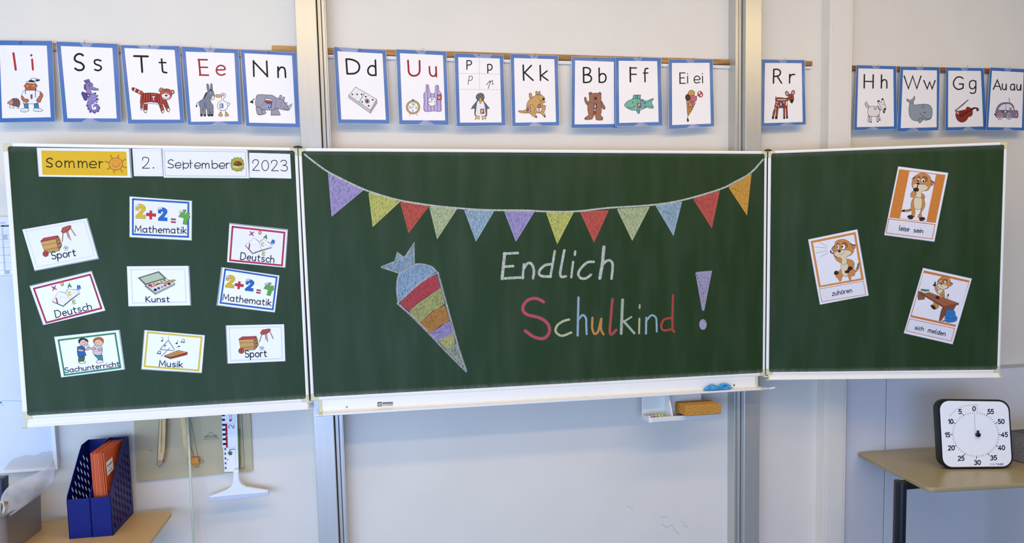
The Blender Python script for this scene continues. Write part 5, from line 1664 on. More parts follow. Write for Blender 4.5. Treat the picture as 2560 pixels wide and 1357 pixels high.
flat_tool('chalk_tip', [(290, 578), (322, 580), (334, 570), (326, 605), (303, 628), (282, 612)], Wv, Plane(PT1.o+Vector((0, .004, 0)), PT1.n), .008, mat('grey_tip', '#a08f78', .5), t, .001)
c = PT1.at(450, 1100)
t = thing('wooden_pointer', 'slanting narrow wooden tool leg held by the orange clip', 'tool', c)
flat_tool('wooden_leg', [(484, 60), (540, 60), (556, 250), (566, 440), (572, 560), (560, 560), (545, 470), (532, 460), (508, 300)], Wv, PT1, .016, M_wood2, t)
c = PT2.at(482, 1153)
t = thing('orange_clip', 'small orange plastic clip behind the pale rod on the tool board', 'clip', c)
MOr = mat('orange_plastic', '#d9941f', .4)
flat_tool('clip_body', [(596, 548), (668, 546), (670, 606), (600, 608)], Wv, PY(W-.030), .026, MOr, t)
flat_tool('clip_jaw', [(558, 562), (600, 556), (604, 616), (560, 614)], Wv, PY(W-.034), .02, MOr, t)
flat_tool('clip_foot', [(604, 606), (662, 606), (655, 620), (610, 618)], Wv, PY(W-.028), .018, MOr, t)
# long pale rod hanging in front of the tool board
pa, pb = PY(W-.065).at(468.5, 1025), PY(W-.065).at(484.6, 1357)
d = pb-pa
rod = MB().tube([pa+Vector((0, 0, .06)), pb+d*.9], [.0052, .0042], 10).obj('pale_rod', mat('pale_green_plastic', '#c9d2bc', .4), smooth=True)
rod['label'] = 'long thin pale green rod hanging in front of the tool board'; rod['category'] = 'rod'
# green protractor rim behind the ruler
t = thing('green_set_square', 'translucent green rim of a drawing tool peeping out right of the ruler', 'tool', PT1.at(598, 1150))
flat_tool('green_rim', [(552, 870), (575, 920), (590, 980), (602, 1080), (600, 1180), (585, 1270), (500, 1280), (500, 870)], Rv, PY(W-.020), .006, mat('green_acrylic', '#6d9443', .25), t)
# folding ruler
PRu = PY(W-.034)
ru = thing('blackboard_ruler', 'white blackboard ruler with black and red scale, hanging over the tool board', 'ruler', PRu.at(577, 1100))
ro = [PRu.at(Rv[0]+x/Rv[2], Rv[1]+y/Rv[2]) for x, y in ((198, -300), (518, -300), (530, 95), (565, 1342), (262, 1350), (236, 835), (222, 835), (205, 130))]
hole = [PRu.at(Rv[0]+x/Rv[2], Rv[1]+y/Rv[2]) for x, y in arc(386, 953, 47, 48, 0, 360, 20)[:-1]]
holed(ro, [hole], (0, .006, 0)).obj('ruler_blade', mat('white_ruler_plastic', '#eef0f2', .3), ru)
spec = 'ow 2\n'
for i, y in enumerate((130, 228, 335, 437, 540, 640, 742)):
    x = 205+i*4.0; spec += 'g #16181e %.0f,%d %.0f,%d %.0f,%d %.0f,%d\n' % (x, y-3, x+66, y-4, x+68, y+40, x+2, y+42)
spec += 'g #a81838 282,330 322,328 336,835 298,838\n'
for y in (358, 460, 560, 660, 760):
    x = 212+(y-335)*.045; spec += 'g #16181e %.0f,%.0f %.0f,%.0f %.0f,%.0f %.0f,%.0f\n' % (x+50, y-28, x+72, y-28, x+74, y+12, x+52, y+12)
for i, y in enumerate((845, 945, 1045, 1148, 1250)):
    x = 262+i*2.5; spec += 'q #16181e %.0f,%d %.0f,%d %.0f,%d %.0f,%d\n' % (x, y, x+32, y-2, x+34, y+40, x+2, y+42)
    spec += 'o #d6dcea %.0f,%d 8,7\no #333 %.0f,%d 2,3\n' % (x+18, y+20, x+20, y+70)
spec += '''q #f4f2f4 300,580 325,565 325,595
q #a81838 366,240 438,238 380,296
q #a81838 312,1092 338,1078 340,1106
k #8a8c96 2.5 484,60 482,316 322,326
k #8a8c96 2.5 338,832 496,826 510,1340
k #9a9ca6 8 372,60 368,228
k #9a9ca6 8 420,60 416,228
k #7a7c86 6 372,215 418,215
k #7a7c86 6 372,180 418,180
k #7a7c86 6 372,150 418,150
k #7a7c86 6 372,120 418,120
l #14161c 10 460,350 462,410 450,425 400,362 370,362 352,385 358,415 378,425
k #14161c 11 378,900 378,874 480,868
'''
draw('scale_print', spec, Rv, PRu, ru, base=.0003, m=M_plainink)
# squeegee
PSq = PY(W-.060)
sq = thing('squeegee', 'white plastic squeegee hanging head down below the ruler', 'squeegee', PSq.at(597, 1230))
hd = [(1000, 660), (1052, 660), (1056, 740), (1066, 775), (1085, 800), (1120, 822), (1200, 836), (1332, 858), (1338, 872), (1325, 885), (1050, 915), (780, 945), (764, 936), (765, 915), (850, 885), (940, 850), (975, 825), (992, 790), (1000, 740)]
M_sq = mat('white_squeegee_plastic', '#eceff4', .28)
ps = [PSq.at(Wv[0]+x/Wv[2], Wv[1]+y/Wv[2]) for x, y in hd]
cc = sum(ps, Vector())/len(ps)
MB().loft([[p+Vector((0, .012, 0)) for p in ps], [p for p in ps], [p*.93+cc*.07-Vector((0, .006, 0)) for p in ps]]).obj('squeegee_body', M_sq, sq, bevel=.002)
bl = [PSq.at(Wv[0]+x/Wv[2], Wv[1]+y/Wv[2]) for x, y in ((764, 920), (1050, 890), (1340, 868), (1340, 900), (1050, 934), (768, 966))]
MB().prism([p+Vector((0, -.010, 0)) for p in bl], (0, .018, 0)).obj('blade_holder', mat('squeegee_grey', '#c8cddb', .3), sq, bevel=.002)
sqh = MB().tube([PSq.at(Wv[0]+1026/Wv[2], Wv[1]+y/Wv[2]) for y in (300, 690)], .0085, 10)
sqh.v = [v+Vector((0, .036, 0)) for v in sqh.v]
sqh.obj('squeegee_handle', mat('green_handle', '#6d9443', .4), sq, smooth=True)

# ================================================================== chalk holder, chalk, sponge and glove
Hv = (1540, 920, 3.105)
PHf = PY(-.062)
def hp(pl, x, y): return pl.at(Hv[0]+x/Hv[2], Hv[1]+y/Hv[2])
zt_h = hp(PHf, 275, 385).z; zb_h = zt_h-.022
xa_h = hp(PHf, 275, 385).x; xb_h = hp(PHf, 765, 362).x
ho = thing('chalk_holder', 'white plastic chalk and sponge holder under the right end of the chalk tray', 'holder', ((xa_h+xb_h)/2, 0, zb_h))
M_ho = mat('white_moulded_plastic', '#dfe0d8', .35)
tr2 = MB().box(xa_h, xb_h, -.062, -.055, zb_h+.004, zt_h); tr2.box(xa_h, xb_h, -.062, .03, zb_h, zb_h+.006)
MB().box(xa_h, xb_h, -.060, .03, zb_h, zb_h+.006).obj('holder_floor', M_ho, ho, bevel=.002)
MB().box(xa_h, xb_h, -.062, -.057, zb_h+.001, zt_h).obj('holder_front', M_ho, ho, bevel=.002)
MB().loft([[(xa_h-.010+k, -.056+k*.5, zb_h), (xa_h-.010+k, .03, zb_h), (xa_h-.010+k, .03, zt_h), (xa_h-.010+k, -.056+k*.5, zt_h)] for k in (0, .006)]).obj('holder_side', M_ho, ho, bevel=.002)
MB().loft([[(xa_h-.008, -.054, zb_h), (xa_h-.008, -.050, zb_h), (xa_h-.008, -.050, zt_h), (xa_h-.008, -.054, zt_h)], [(xa_h+.003, -.062, zb_h), (xa_h+.003, -.057, zb_h), (xa_h+.003, -.057, zt_h), (xa_h+.003, -.062, zt_h)]]).obj('holder_corner', M_ho, ho)
zz = TA_.z*.2+TB_.z*.8-.0600
MB().box(xa_h-.008, xb_h-.02, .024, .030, zb_h, zz).obj('holder_back', M_ho, ho, bevel=.002)
xd = hp(PY(-.03), 415, 300).x
for dx in (0,):
    MB().prism([(xd, -.057, zb_h), (xd, .03, zb_h), (xd, .03, zz), (xd, -.015, zz), (xd, -.052, zt_h+.006)], (.007, 0, 0)).obj('holder_divider', M_ho, ho, bevel=.002)
for i, (c_, lab) in enumerate((('#e9e2c4', 'white'), ('#d99aa4', 'pink'), ('#e0a2a8', 'rose'), ('#b39ac4', 'purple'), ('#cfd56a', 'yellow'), ('#a8c86a', 'green'))):
    x0 = xa_h-.004+.0105*i+.006; y0 = -.035+.003*(i % 2)
    o = MB().tube([(x0, y0+.05, zb_h+.0115), (x0+.004*(i % 3-1), y0-.012, zt_h+.002+.0012*(i % 3))], .0048, 10).obj('chalk_stick', mat('chalk_'+lab, c_, .95), smooth=False)
    o['label'] = lab+' chalk stick leaning in the white holder under the tray'; o['category'] = 'chalk'; o['group'] = 'chalk sticks in the holder'
# sponge: a rounded block with pores
fl, fr2 = hp(PY(-.088), 540, 370), hp(PY(-.088), 818, 350)
wS = (fr2-fl).length; hS = .046; dS = .108
bm = bmesh.new(); bmesh.ops.create_grid(bm, x_segments=1, y_segments=1, size=.5); bm.free()
def sponge():
    nx, ny, nz = 44, 30, 14; rnd = random.Random(3); pores = []
    for _ in range(190): pores.append((rnd.choice('xyz'), rnd.random(), rnd.random(), rnd.uniform(.0012, .0032)))
    mb = MB()
    def P(u, v, w_):
        x, y, z = u*wS, v*dS, w_*hS; r = .006
        cx = min(max(x, r), wS-r); cy = min(max(y, r), dS-r); cz = min(max(z, r), hS-r)
        d = Vector((x-cx, y-cy, z-cz)); 
        if d.length > 1e-9: d = d.normalized()*r
        p = Vector((cx, cy, cz))+d
        dep = 0
        for ax, a_, b_, rr in pores:
            if ax == 'y' and v == 0: q_ = math.hypot(x-a_*wS, z-b_*hS)
            elif ax == 'z' and w_ == 1: q_ = math.hypot(x-a_*wS, y-b_*dS)
            elif ax == 'x' and u in (0, 1): q_ = math.hypot(y-a_*dS, z-b_*hS)
            else: continue
            if q_ < rr*1.3: dep = max(dep, .0028*(1-(q_/(rr*1.3))**2))
        if dep: p += Vector((dep if u == 0 else -dep if u == 1 else 0, dep if v == 0 else 0, -dep if w_ == 1 else 0))
        return p
    def face(fn, n, m_):
        vs = [fn(i/n, j/m_) for j in range(m_+1) for i in range(n+1)]
        mb.add(vs, [(j*(n+1)+i, j*(n+1)+i+1, (j+1)*(n+1)+i+1, (j+1)*(n+1)+i) for j in range(m_) for i in range(n)])
    face(lambda a_, b_: P(a_, 0, b_), 90, 30); face(lambda a_, b_: P(a_, 1, b_), 20, 8)
    face(lambda a_, b_: P(0, a_, b_), 60, 26); face(lambda a_, b_: P(1, a_, b_), 60, 26)
    face(lambda a_, b_: P(a_, b_, 1), 90, 60); face(lambda a_, b_: P(a_, b_, 0), 20, 14)
    return mb
mb = sponge()
sp0 = Vector((fl.x, -.088, zt_h+.0015)); ang = math.radians(-3.5)
mb.v = [sp0+Vector((v.x*math.cos(ang)-v.y*math.sin(ang)*0, v.y+v.x*math.sin(ang)*.3, v.z)) for v in mb.v]
me_o = mb.obj('sponge', mat('ochre_foam', '#c78f38', .9, noise=.16, nscale=260, bump=.8, bscale=500))
bm = bmesh.new(); bm.from_mesh(me_o.data); bmesh.ops.remove_doubles(bm, verts=bm.verts, dist=.0002); bm.to_mesh(me_o.data); bm.free()
me_o['label'] = 'ochre porous board sponge lying on the white holder'; me_o['category'] = 'sponge'
# crumpled nitrile glove
from mathutils import noise as mnoise
def glove():
    v0 = PY(-.03).at(1758, 976); v1 = PY(-.03).at(1832, 972); L_ = (v1-v0).length
    base = Vector((v0.x, -.028, PY(-.03).at(1790, 974).z))
    root = thing('rubber_glove', 'crumpled light blue rubber glove lying in the chalk tray', 'glove', base+Vector((L_/2, 0, 0)))
    bm = bmesh.new(); bmesh.ops.create_icosphere(bm, subdivisions=5, radius=1)
    for v in bm.verts:
        p = v.co.copy(); n1 = mnoise.noise(p*1.8+Vector((3, 1, 2))); n2 = abs(mnoise.noise(p*4.2)); n3 = abs(mnoise.noise(p*9))
        r = 1+.22*n1-.22*n2-.16*n3; p *= r
        u = (p.x+1)/2
        h = .45+.75*math.exp(-((u-.42)/.26)**2)
        v.co = Vector((p.x*L_*.36+L_*.36, p.y*.017, max(0, (p.z+.55))*.0145*h))
    me = bpy.data.meshes.new('palm'); bm.to_mesh(me); bm.free(); me.polygons.foreach_set('use_smooth', [True]*len(me.polygons))
    m_ = mat('blue_nitrile', '#39a3d8', .42, noise=.12, nscale=90, bump=.5, bscale=140)
    me.materials.append(m_); o = bpy.data.objects.new('glove_palm', me); COL.objects.link(o); o.parent = root; o.location = base-root.location
    rnd = random.Random(5)
    for k in range(5):
        s = Vector((L_*(.50+.05*k), -.004+.003*k, .012+.004*(k % 3))); pts = [s]
        for j in range(5): pts.append(pts[-1]+Vector((L_*.062, rnd.uniform(-.004, .003), rnd.uniform(-.0065, .005)-.0018*j*(k % 2))))
        for p in pts: p.z = max(.003, p.z)
        MB().tube([base+p for p in pts], [.006, .0062, .0045, .0056, .0042, .0024], 9).obj('glove_finger', m_, root, smooth=True)
    MB().tube([base+Vector((.004, -.004, .006)), base+Vector((.014, -.005, .009)), base+Vector((.03, -.005, .010))], [.004, .0075, .009], 10).obj('glove_cuff', m_, root, smooth=True)
glove()

# ================================================================== left table with files and steel tub
T = .715
PTt = PZ(T)
def rounded_poly(pts, r, n=6):
    out = []; m = len(pts)
    for i in range(m):
        p = Vector(pts[i]); a_ = (Vector(pts[i-1])-p).normalized(); b_ = (Vector(pts[(i+1) % m])-p).normalized()
        for k in range(n+1):
            s = k/n; out.append(((p+a_*r)*(1-s)**2+p*2*s*(1-s)+(p+b_*r)*s*s))
    return out
def table(name, label, corners, legs, topm, legm, foot=True):
    c = sum((Vector((p[0], p[1], 0)) for p in corners), Vector())/len(corners)
    t = thing(name, label, 'table', (c.x, c.y, 0))
    top = rounded_poly([Vector((p[0], p[1], T)) for p in corners], .035)
    MB().prism(top, (0, 0, -.019)).obj('table_top', topm, t, bevel=.005, seg=3)
    xs = [p[0] for p in legs]; ys = [p[1] for p in legs]
    for (x, y) in legs:
        MB().prism([(x+.021*math.cos(a_), y+.030*math.sin(a_), 0.012) for a_ in [2*math.pi*k/16 for k in range(16)]], (0, 0, T-.031)).obj('leg', legm, t, smooth=False, bevel=.001)
        MB().box(x-.022, x+.022, y-.028, y+.028, 0, .012).obj('foot', M_gap, t, bevel=.002)
    for y in sorted(set(ys)): MB().box(min(xs)-.01, max(xs)+.01, y-.012, y+.012, T-.055, T-.019).obj('apron', legm, t, bevel=.001)
    for x in sorted(set(xs)): MB().box(x-.012, x+.012, min(ys), max(ys), T-.055, T-.019).obj('apron', legm, t, bevel=.001)
    return t
M_steelblack = mat('black_powder_coat', '#14161f', .35)
xR = PTt.at(371, 1357).x; yB = min(PTt.at(415, 1276).y, W-.02)
table('school_table', 'beige school table at the left frame edge with a blue file box on it', [(xR, yB), (xR-1.3, yB), (xR-1.3, yB-.65), (xR, yB-.65)], [(xR-.12, yB-.09), (xR-1.18, yB-.09), (xR-.12, yB-.56), (xR-1.18, yB-.56)], mat('light_beech_laminate', '#c9a36c', .42, noise=.05, nscale=5, stretch=(1, 8, 1)), M_steelblack)
# blue magazine files
fF = PTt.at(282.6, 1339); fL = PTt.at(173.5, 1347.5); fB = PTt.at(337.8, 1282)
yF = (fF.y+fL.y)/2; yK = yF+.255; xM = (fF.x+fL.x)/2+.004
M_bl = mat('blue_polypropylene', '#0f1b68', .45, spec=.15, noise=.03, nscale=60)
def file_box(label, x0, x1, hf, hb, yF, yK, dz=0.):
    t = thing('magazine_file', label, 'magazine file', ((x0+x1)/2, (yF+yK)/2, T))
    th = .0022; dF = yK-yF
    prof = [(0, 0), (dF, 0), (dF, hb), (dF-.075, hb-.004), (dF-.10, hb-.022), (.006, hf+.012), (0, hf)]
    def slots(side):
        hs = []
        for r_ in range(-2, 15):
            for c_ in range(8):
                cy_ = .026+c_*.033; cz_ = .030+r_*.0300+c_*.014
                # keep slots inside the outline
                yl = cy_-.012; lim = hf+.012+max(0, yl-.006)/(dF-.106)*(hb-.034-hf) if yl < dF-.10 else hb-.03
                if cz_-.012 < .014 or cz_+.014 > lim-.008 or cy_ > dF-.018: continue
                a_ = math.radians(-54); ux, uz = math.cos(a_), math.sin(a_); px, pz = -uz, ux; r0 = .0048; hl = .0098
                pts = []
                for k in range(5): b_ = -math.pi/2+math.pi*k/4; pts.append((cy_+ux*(hl+r0*math.cos(b_))+px*r0*math.sin(b_), cz_+uz*(hl+r0*math.cos(b_))+pz*r0*math.sin(b_)))
                for k in range(5): b_ = math.pi/2+math.pi*k/4; pts.append((cy_+ux*(-hl+r0*math.cos(b_))+px*r0*math.sin(b_), cz_+uz*(-hl+r0*math.cos(b_))+pz*r0*math.sin(b_)))
                hs.append(pts)
        return hs
    for x in (x0, x1-th):
        holed([(x, yF+a_, T+b_) for a_, b_ in prof], [[(x, yF+a_, T+b_) for a_, b_ in h] for h in slots(0)], (th, 0, 0)).obj('slotted_side', M_bl, t)
    MB().box(x0, x1, yF, yF+th, T, T+hf).obj('front_panel', M_bl, t, bevel=.0006)
    MB().box(x0+th, x1-th, yK-th, yK, T, T+hb).obj('back_panel', M_bl, t)
    MB().box(x0+th, x1-th, yF+th, yK-th, T, T+.003).obj('bottom', M_bl, t)
    return t
hf = PY(yF).at(282, 1240).z-T; hb = PY(yK).at(326, 1090).z-T
yF2 = yF+.002
file_box('right blue magazine file with slotted sides, holding orange folders', xM, fF.x, hf, hb, yF, yK)
file_box('left empty blue magazine file with slotted sides, beside the steel tub', fL.x, xM-.001, hf-.001, hb-.003, yF2, yK+.001)
# orange folders standing in the right file
M_or = [mat('orange_card_%d' % i, c_, .55, noise=.05, nscale=30) for i, c_ in enumerate(('#d4541c', '#cb4a16', '#dd6a22', '#c2441a', '#dc7c2a'))]
nF = 14; x0 = xM+.0045; av = fF.x-.0022-.0015-x0; stp = (av-.022)/(nF-1)
for i in range(nF):
    x = x0+i*stp; lean = .0; rnd = random.Random(i*7+1); dy = rnd.uniform(0, .004); hh = .296+rnd.uniform(-.003, .003)
    last = i == nF-1
    th = .0011; xb = x+.0042*(i/(nF-1))
    t = thing('orange_folder', 'labelled orange cardboard folder, rightmost in the blue file' if last else 'thin orange cardboard folder packed left of the labelled one, edge showing', 'folder', (x, (yF+yK)/2, T+.004), 'orange folders in the blue magazine file')
    ya, yb = yF+.022+dy, yF+.022+dy+.222
    sh = .006 if last else .001+.003*i/nF  # the foot spreads to the right
    zt0, zt1 = T+.004+hh, T+.004+hh+(.004 if last else 0)
    for k, (nm) in enumerate(('cover', 'back_cover')):
        o_ = k*.0015
        MB().loft([[(x+o_+sh+.002, ya, T+.004), (x+o_+sh+.002+th, ya, T+.004), (x+o_+th+(.003 if last else 0), ya, zt0), (x+o_+(.003 if last else 0), ya, zt0)],
                   [(x+o_+sh+(.002 if last else 0), yb, T+.004), (x+o_+sh+th+(.002 if last else 0), yb, T+.004), (x+o_+th+(.009 if last else 0), yb, zt1), (x+o_+(.009 if last else 0), yb, zt1)]]).obj(nm, M_or[(i*3+k) % 5], t)
    if last:
        S = (200, 1080, 4.9); xx = x+.006
        cor = [(x+.0015+th+.0040, ya+.010, T+.262), (x+.0015+th+.0078, ya+.070, T+.268), (x+.0015+th+.0096, ya+.070, T+.222), (x+.0015+th+.0060, ya+.010, T+.212)]
        cor = [Vector(p) for p in cor]; n_ = (cor[1]-cor[0]).cross(cor[3]-cor[0]).normalized(); n_ = n_ if n_.x > 0 else -n_
        cor = [p+n_*.0012 for p in cor]
        MB().prism(cor, n_*.0004).obj('name_label', M_paper, t)
        U = lambda a_, b_: (cor[0]*(1-a_)+cor[1]*a_)*(1-b_)+(cor[3]*(1-a_)+cor[2]*a_)*b_+n_*.0006
        mb = MB()
        for r0, r1, b0, h0 in ((.10, .92, .30, .08), (.42, .56, .55, .05), (.2, .75, .76, .05)): mb.add([U(r0, b0), U(r1, b0), U(r1, b0+h0), U(r0, b0+h0)], [(0, 1, 2, 3)], (.03, .03, .03, 1.))
        mb.c = [(.05, .05, .05, .99)]*len(mb.c); mb.obj('label_print', M_plainink, t)
# steel tub with film bag and white cords
rz = T+.146; PRz = PZ(rz)
bR = PRz.at(125.5, 1219); bFr = PRz.at(26, 1288)
xbR = PTt.at(125, 1305).x; yb1 = min(bR.y, yB-.012); yb0 = bFr.y-.012
M_st = mat('brushed_steel_tub', '#8f8c8a', .36, metal=.35, noise=.06, nscale=6, stretch=(1, 1, 12))
tub = thing('steel_tub', 'grey steel tub with rounded corners at the left frame edge', 'tub', (xbR-.16, (yb0+yb1)/2, T))
def rrect(x0, x1, y0, y1, r, z, n=6):
    out = []
    for cx, cy, a0 in ((x1-r, y1-r, 0), (x0+r, y1-r, 90), (x0+r, y0+r, 180), (x1-r, y0+r, 270)):
        for k in range(n+1): a_ = math.radians(a0+90*k/n); out.append(Vector((cx+r*math.cos(a_), cy+r*math.sin(a_), z)))
    return out
X1 = xbR; X0 = xbR-.34; rr = .032
rings = [rrect(X0+.012, X1-.0, yb0+.01, yb1-.008, rr, T), rrect(X0, X1+.004, yb0, yb1, rr, rz-.002), rrect(X0-.006, X1+.010, yb0-.006, yb1+.006, rr, rz-.001), rrect(X0-.006, X1+.010, yb0-.006, yb1+.006, rr, rz+.001), rrect(X0+.001, X1+.003, yb0+.001, yb1-.001, rr, rz+.001), rrect(X0+.014, X1-.002, yb0+.012, yb1-.010, rr, T+.003)]
MB().loft(rings).obj('tub_body', M_st, tub, smooth=False, bevel=.0005)
# film bag
bag_px = [[(2, 1290), (10, 1262), (8, 1240), (30, 1212), (62, 1196), (96, 1183), (124, 1170), (137, 1155), (141, 1143)],
          [(8, 1294), (24, 1270), (34, 1248), (54, 1228), (80, 1214), (106, 1200), (127, 1184), (141, 1168), (144, 1158)],
          [(14, 1296), (36, 1278), (50, 1262), (68, 1248), (88, 1234), (108, 1220), (128, 1204), (145, 1184), (147, 1172)],
          [(18, 1298), (42, 1285), (58, 1273), (75, 1261), (92, 1249), (108, 1237), (124, 1222), (147, 1196), (149, 1186)]]
mb = MB(); vs = []
dep = [.0, .02, .05, .085, .12, .15, .175, .19, .20]
for r_, row in enumerate(bag_px):
    for k, (x, y) in enumerate(row):
        yy = yb0+.03+dep[k]*(yb1-yb0)/.22*.85+.003*math.sin(r_*2.1+k*1.7); yy = min(yy, yb1-.012)
        p = PY(yy).at(x-8, y); p.z = max(p.z, T+.09); vs.append(p)
nb = 9; mb.add(vs, [(r_*nb+k, r_*nb+k+1, (r_+1)*nb+k+1, (r_+1)*nb+k) for r_ in range(3) for k in range(nb-1)])
o = mb.obj('film_bag', clear_mat('milky_film', '#dfe5f2', .42, .25), smooth=True)
s_ = o.modifiers.new('s', 'SUBSURF'); s_.levels = 2; s_.render_levels = 2
so = o.modifiers.new('t', 'SOLIDIFY'); so.thickness = .0006
o['label'] = 'milky transparent plastic bag sticking up out of the steel tub'; o['category'] = 'plastic bag'
t = thing('white_cord_bundle', 'bundle of off-white cords in the steel tub at the left frame edge', 'cord', (X1-.1, yb0+.05, rz-.02))
rnd = random.Random(2)
for k in range(7):
    pts = [PY(yb0+.035+.006*k).at(x+rnd.uniform(-3, 3)+k*1.2, y) for x, y in ((-6, 1303), (-4, 1276), (2, 1256), (9, 1253), (9, 1268), (6, 1296))]
    MB().tube([p for p in pts], .0042, 8).obj('cord', mat('off_white_cord', '#d8d0bd', .8), t, smooth=True)
qb = PY(yb0+.16)
o = MB().loft([[qb.at(-40, 1200), qb.at(6, 1196), qb.at(6.5, 1250), qb.at(-40, 1252)], [qb.at(-40, 1200)+Vector((0, .05, 0)), qb.at(6, 1196)+Vector((0, .05, 0)), qb.at(6.5, 1250)+Vector((0, .05, 0)), qb.at(-40, 1252)+Vector((0, .05, 0))]]).obj('dark_blue_box', mat('navy_plastic', '#1a2036', .4), bevel=.003)
o['label'] = 'dark navy box edge in the steel tub, cut by the left frame'; o['category'] = 'box'

# ================================================================== right table with timer and basket
cr_ = [PTt.at(2133, 1127), PTt.at(2322, 1220.5), PTt.at(2740, 1198.5), PTt.at(2740, 1120)]
cr_[3].y = W-.012
k_ = PTt.at(2342, 1117.5)
if k_.y > W-.014: k_.y = W-.014
cr_.append(k_)
if cr_[0].y > W-.014: cr_[0].y = W-.014

lg = PZ(T-.02).at(2251, 1203)
rt_ = table('school_table', 'olive-beige school table at the right with a big timer on it', [(p.x, p.y) for p in reversed(cr_)], [(lg.x, lg.y), (lg.x+.72, lg.y)], mat('olive_beige_laminate', '#a8976e', .34, noise=.04, nscale=7), M_steelblack)
# timer
a_ = math.radians(-14); tb0 = PTt.at(2357, 1173.5); lean = math.radians(5)
e1 = Vector((math.cos(a_), math.sin(a_), 0)); nh = Vector((math.sin(a_), -math.cos(a_), 0)); e2 = Vector((0, 0, math.cos(lean)))-nh*math.sin(lean); nn = e1.cross(e2); nn = nn if nn.dot(nh) > 0 else -nn
PTm = Plane(tb0, nn)
Tv = (2100, 900, 2.9696)
tq = [(2344.5, 999.5), (2524.5, 1001.5), (2534.8, 1172), (2354, 1174)]
tc3 = [PTm.at(*p) for p in tq]
dz_ = max(0, T+.0005-min(p.z-.0025 for p in tc3)); tc3 = [p+Vector((0, 0, dz_)) for p in tc3]; PTm.o = PTm.o+Vector((0, 0, dz_))
tim = thing('visual_timer', 'square black-rimmed white timer with minute dial standing on the right table', 'timer', (tc3[2]+tc3[3])/2)
def rquad(c, r, n=8):
    out = []
    for i in range(4):
        p = c[i]; A_ = (c[i-1]-p); B_ = (c[(i+1) % 4]-p); A_ = A_.normalized()*r; B_ = B_.normalized()*r
        for k in range(n+1):
            s = math.pi/2*k/n; o_ = p+A_+B_; out.append(o_-B_*math.cos(s)-A_*math.sin(s) if True else None)
    return out
rim = rquad(tc3, .045)
def shrink(ps, d, off):
    c = sum(ps, Vector())/len(ps); return [p+(c-p).normalized()*d+nn*off for p in ps]
M_tb = mat('black_soft_plastic', '#0c0c10', .42)
back = nn*-1
MB().loft([shrink(rim, .012, -.052), shrink(rim, .004, -.050), shrink(rim, .001, -.026), shrink(rim, .003, -.024), shrink(rim, .003, -.021), shrink(rim, .0, -.018), shrink(rim, .0, -.004), shrink(rim, .003, .0), shrink(rim, .0085, .0), shrink(rim, .0095, -.003), shrink(rim, .02, -.003)]).obj('timer_housing', M_tb, tim)
MB().loft([shrink(rim, .0090, -.004), shrink(rim, .0090, -.0005), shrink(rim, .0105, .0003)]).obj('dial_face', mat('white_dial', '#fbfaf6', .25, coat=.3), tim)
spec = 'ow .8\n'
cx_, cy_ = 1008., 552.; Rx, Ry = 176., 168.
for i in range(60):
    ang = math.radians(90+i*6)  # 0 at the top, counted anticlockwise
    if i % 5 == 0: r0, r1, w_, c_ = .95, 1.06, 4.5, '#1c1c22'
    else: r0, r1, w_, c_ = .93, 1.0, 2.8, '#7d8090'
    if i == 0: continue
    sx_ = .0
    spec += 'k %s %.1f %.1f,%.1f %.1f,%.1f\n' % (c_, w_, cx_+Rx*r0*math.cos(ang)+ (cy_-Ry*r0*math.sin(ang)-552)*.035, cy_-Ry*r0*math.sin(ang), cx_+Rx*r1*math.cos(ang)+(cy_-Ry*r1*math.sin(ang)-552)*.035, cy_-Ry*r1*math.sin(ang))
nums = [('0', 985, 376, 1006, 376), ('5', 882, 398, 902, 398), ('10', 806, 472, 840, 471), ('15', 781, 571, 816, 570), ('20', 805, 668, 850, 667), ('25', 878, 745, 922, 744), ('30', 998, 776, 1044, 775), ('35', 1118, 742, 1164, 740), ('40', 1177, 667, 1224, 665), ('45', 1199, 570, 1245, 568), ('50', 1175, 472, 1220, 471), ('55', 1098, 398, 1140, 398)]
draw('dial_marks', spec, Tv, PTm, tim, base=.0006, m=M_plainink)
for s_, xa_, ya_, xb_, yb_ in nums: draw('dial_number', 't %s #101014 7 %g,%g %g,%g 32' % (s_, xa_, ya_, xb_, yb_), Tv, PTm, tim, base=.0006, m=M_plainink)
draw('dial_window_line', '''
l #9a9ca4 2.5 815,415 850,378 900,348 960,334 1018,330
k #9a9ca4 2.5 1018,330 1020,380
k #8a8c94 2.2 998,388 1004,548''', Tv, PTm, tim, base=.0006, m=M_plainink)
draw('maker_lettering', 't TIME #a4a6ae 2.2 1112,780 1150,779 11\nt TIMER #5c5f6a 3 1158,779 1214,778 11', Tv, PTm, tim, base=.0006, m=M_plainink)
kc = PTm.at(Tv[0]+1018/Tv[2], Tv[1]+553/Tv[2])
disc(kc+nn*.0005, nn, .0155/1.6, .012, 'knob', M_tb, tim, k=18, bevel=.002)
u2 = e2
MB().loft([[kc+e1*a2*.0035+u2*b2+nn*c2 for a2, b2 in ((-1, 0), (1, 0), (1, .019), (-1, .019))] for c2 in (.002, .011)]).obj('pointer', M_tb, tim, bevel=.001)
ft = tc3[3]*.9+tc3[2]*.1
for s in (.04, .24): MB().loft([[Vector((p.x, p.y, z)) for p in (tc3[3]+e1*s+back*.034, tc3[3]+e1*(s+.02)+back*.034, tc3[3]+e1*(s+.02)+back*.048, tc3[3]+e1*s+back*.048)] for z in (T+.0005, T+.012)]).obj('foot', M_tb, tim)
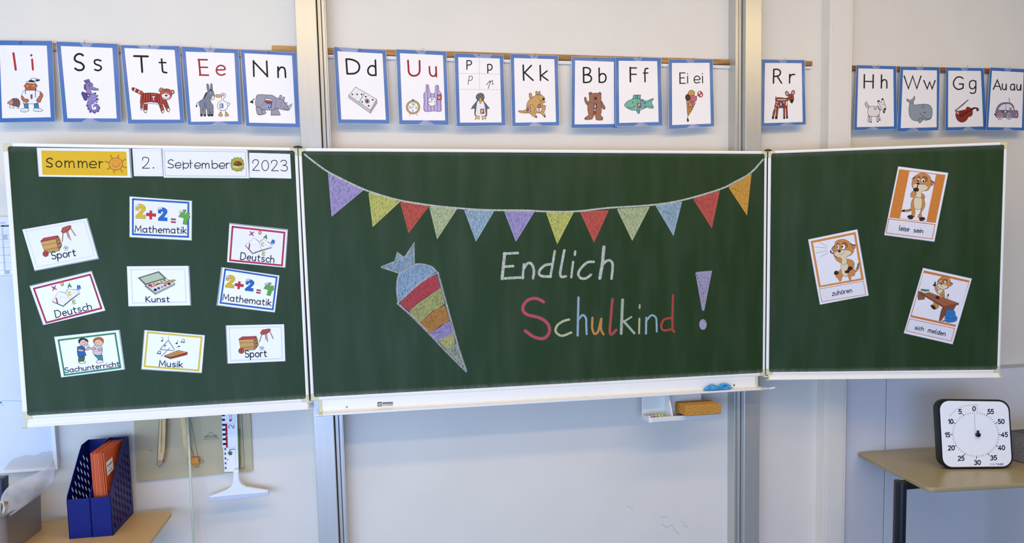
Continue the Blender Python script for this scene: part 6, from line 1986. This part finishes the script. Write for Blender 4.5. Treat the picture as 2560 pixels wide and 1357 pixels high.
# perforated basket right of the timer
b0 = PTt.at(2512, 1145); b1 = PTt.at(2590, 1166); ex = (b1-b0).normalized(); ey = Vector((-ex.y, ex.x, 0)); ey = ey if ey.y > 0 else -ey
bk = thing('perforated_basket', 'grey perforated metal basket behind the timer, cut by the right frame', 'basket', b0)
M_bk = mat('perforated_grey_metal', '#908c82', .4, metal=.4)
hB = .125; wB = .34; dB = .22
def wall_(o_, u_, w_, nm):
    hs = []
    for i in range(int(w_/.022)-1):
        for j in range(4):
            c_ = o_+u_*(.02+i*.022+(.011 if j % 2 else 0))+Vector((0, 0, .028+j*.018)); hs.append([c_+u_*(.0052*math.cos(q_))+Vector((0, 0, .0030*math.sin(q_))) for q_ in [2*math.pi*k/8 for k in range(8)]])
    n_ = u_.cross(Vector((0, 0, 1)))
    holed([o_, o_+u_*w_, o_+u_*w_+Vector((0, 0, hB)), o_+Vector((0, 0, hB))], hs, n_*-.0015).obj(nm, M_bk, bk)
    MB().tube([o_+Vector((0, 0, hB)), o_+u_*w_+Vector((0, 0, hB))], .003, 8).obj('basket_rim', M_bk, bk)
b0 = b0+Vector((0, 0, .002))
wall_(b0, ex, wB, 'basket_side'); wall_(b0+ey*dB, ex, wB, 'basket_side'); wall_(b0, ey, dB, 'basket_end'); wall_(b0+ex*wB, ey, dB, 'basket_end')
MB().prism([b0, b0+ex*wB, b0+ex*wB+ey*dB, b0+ey*dB], (0, 0, .0015)).obj('basket_floor', M_bk, bk)

# marks on the wall below the middle board
PWm = PY(W)
for nm, sp_ in (('scuff_mark', 'l #bdb6b4 1.3 1655,1310 1668,1318 1680,1312 1688,1326 1698,1336'), ('scuff_mark', 'l #c2bcba 1.2 1702,1303 1712,1308 1718,1318 1706,1312'), ('scuff_mark', 'l #c6c0be 1.0 1566,1264 1574,1267 1584,1276'), ('scuff_mark', 'l #c0bab8 1.2 1650,1294 1664,1290 1668,1294')):
    o = draw(nm, sp_, (0, 0, 1), PWm, None, base=.0003, m=M_plainink); o['kind'] = 'structure'
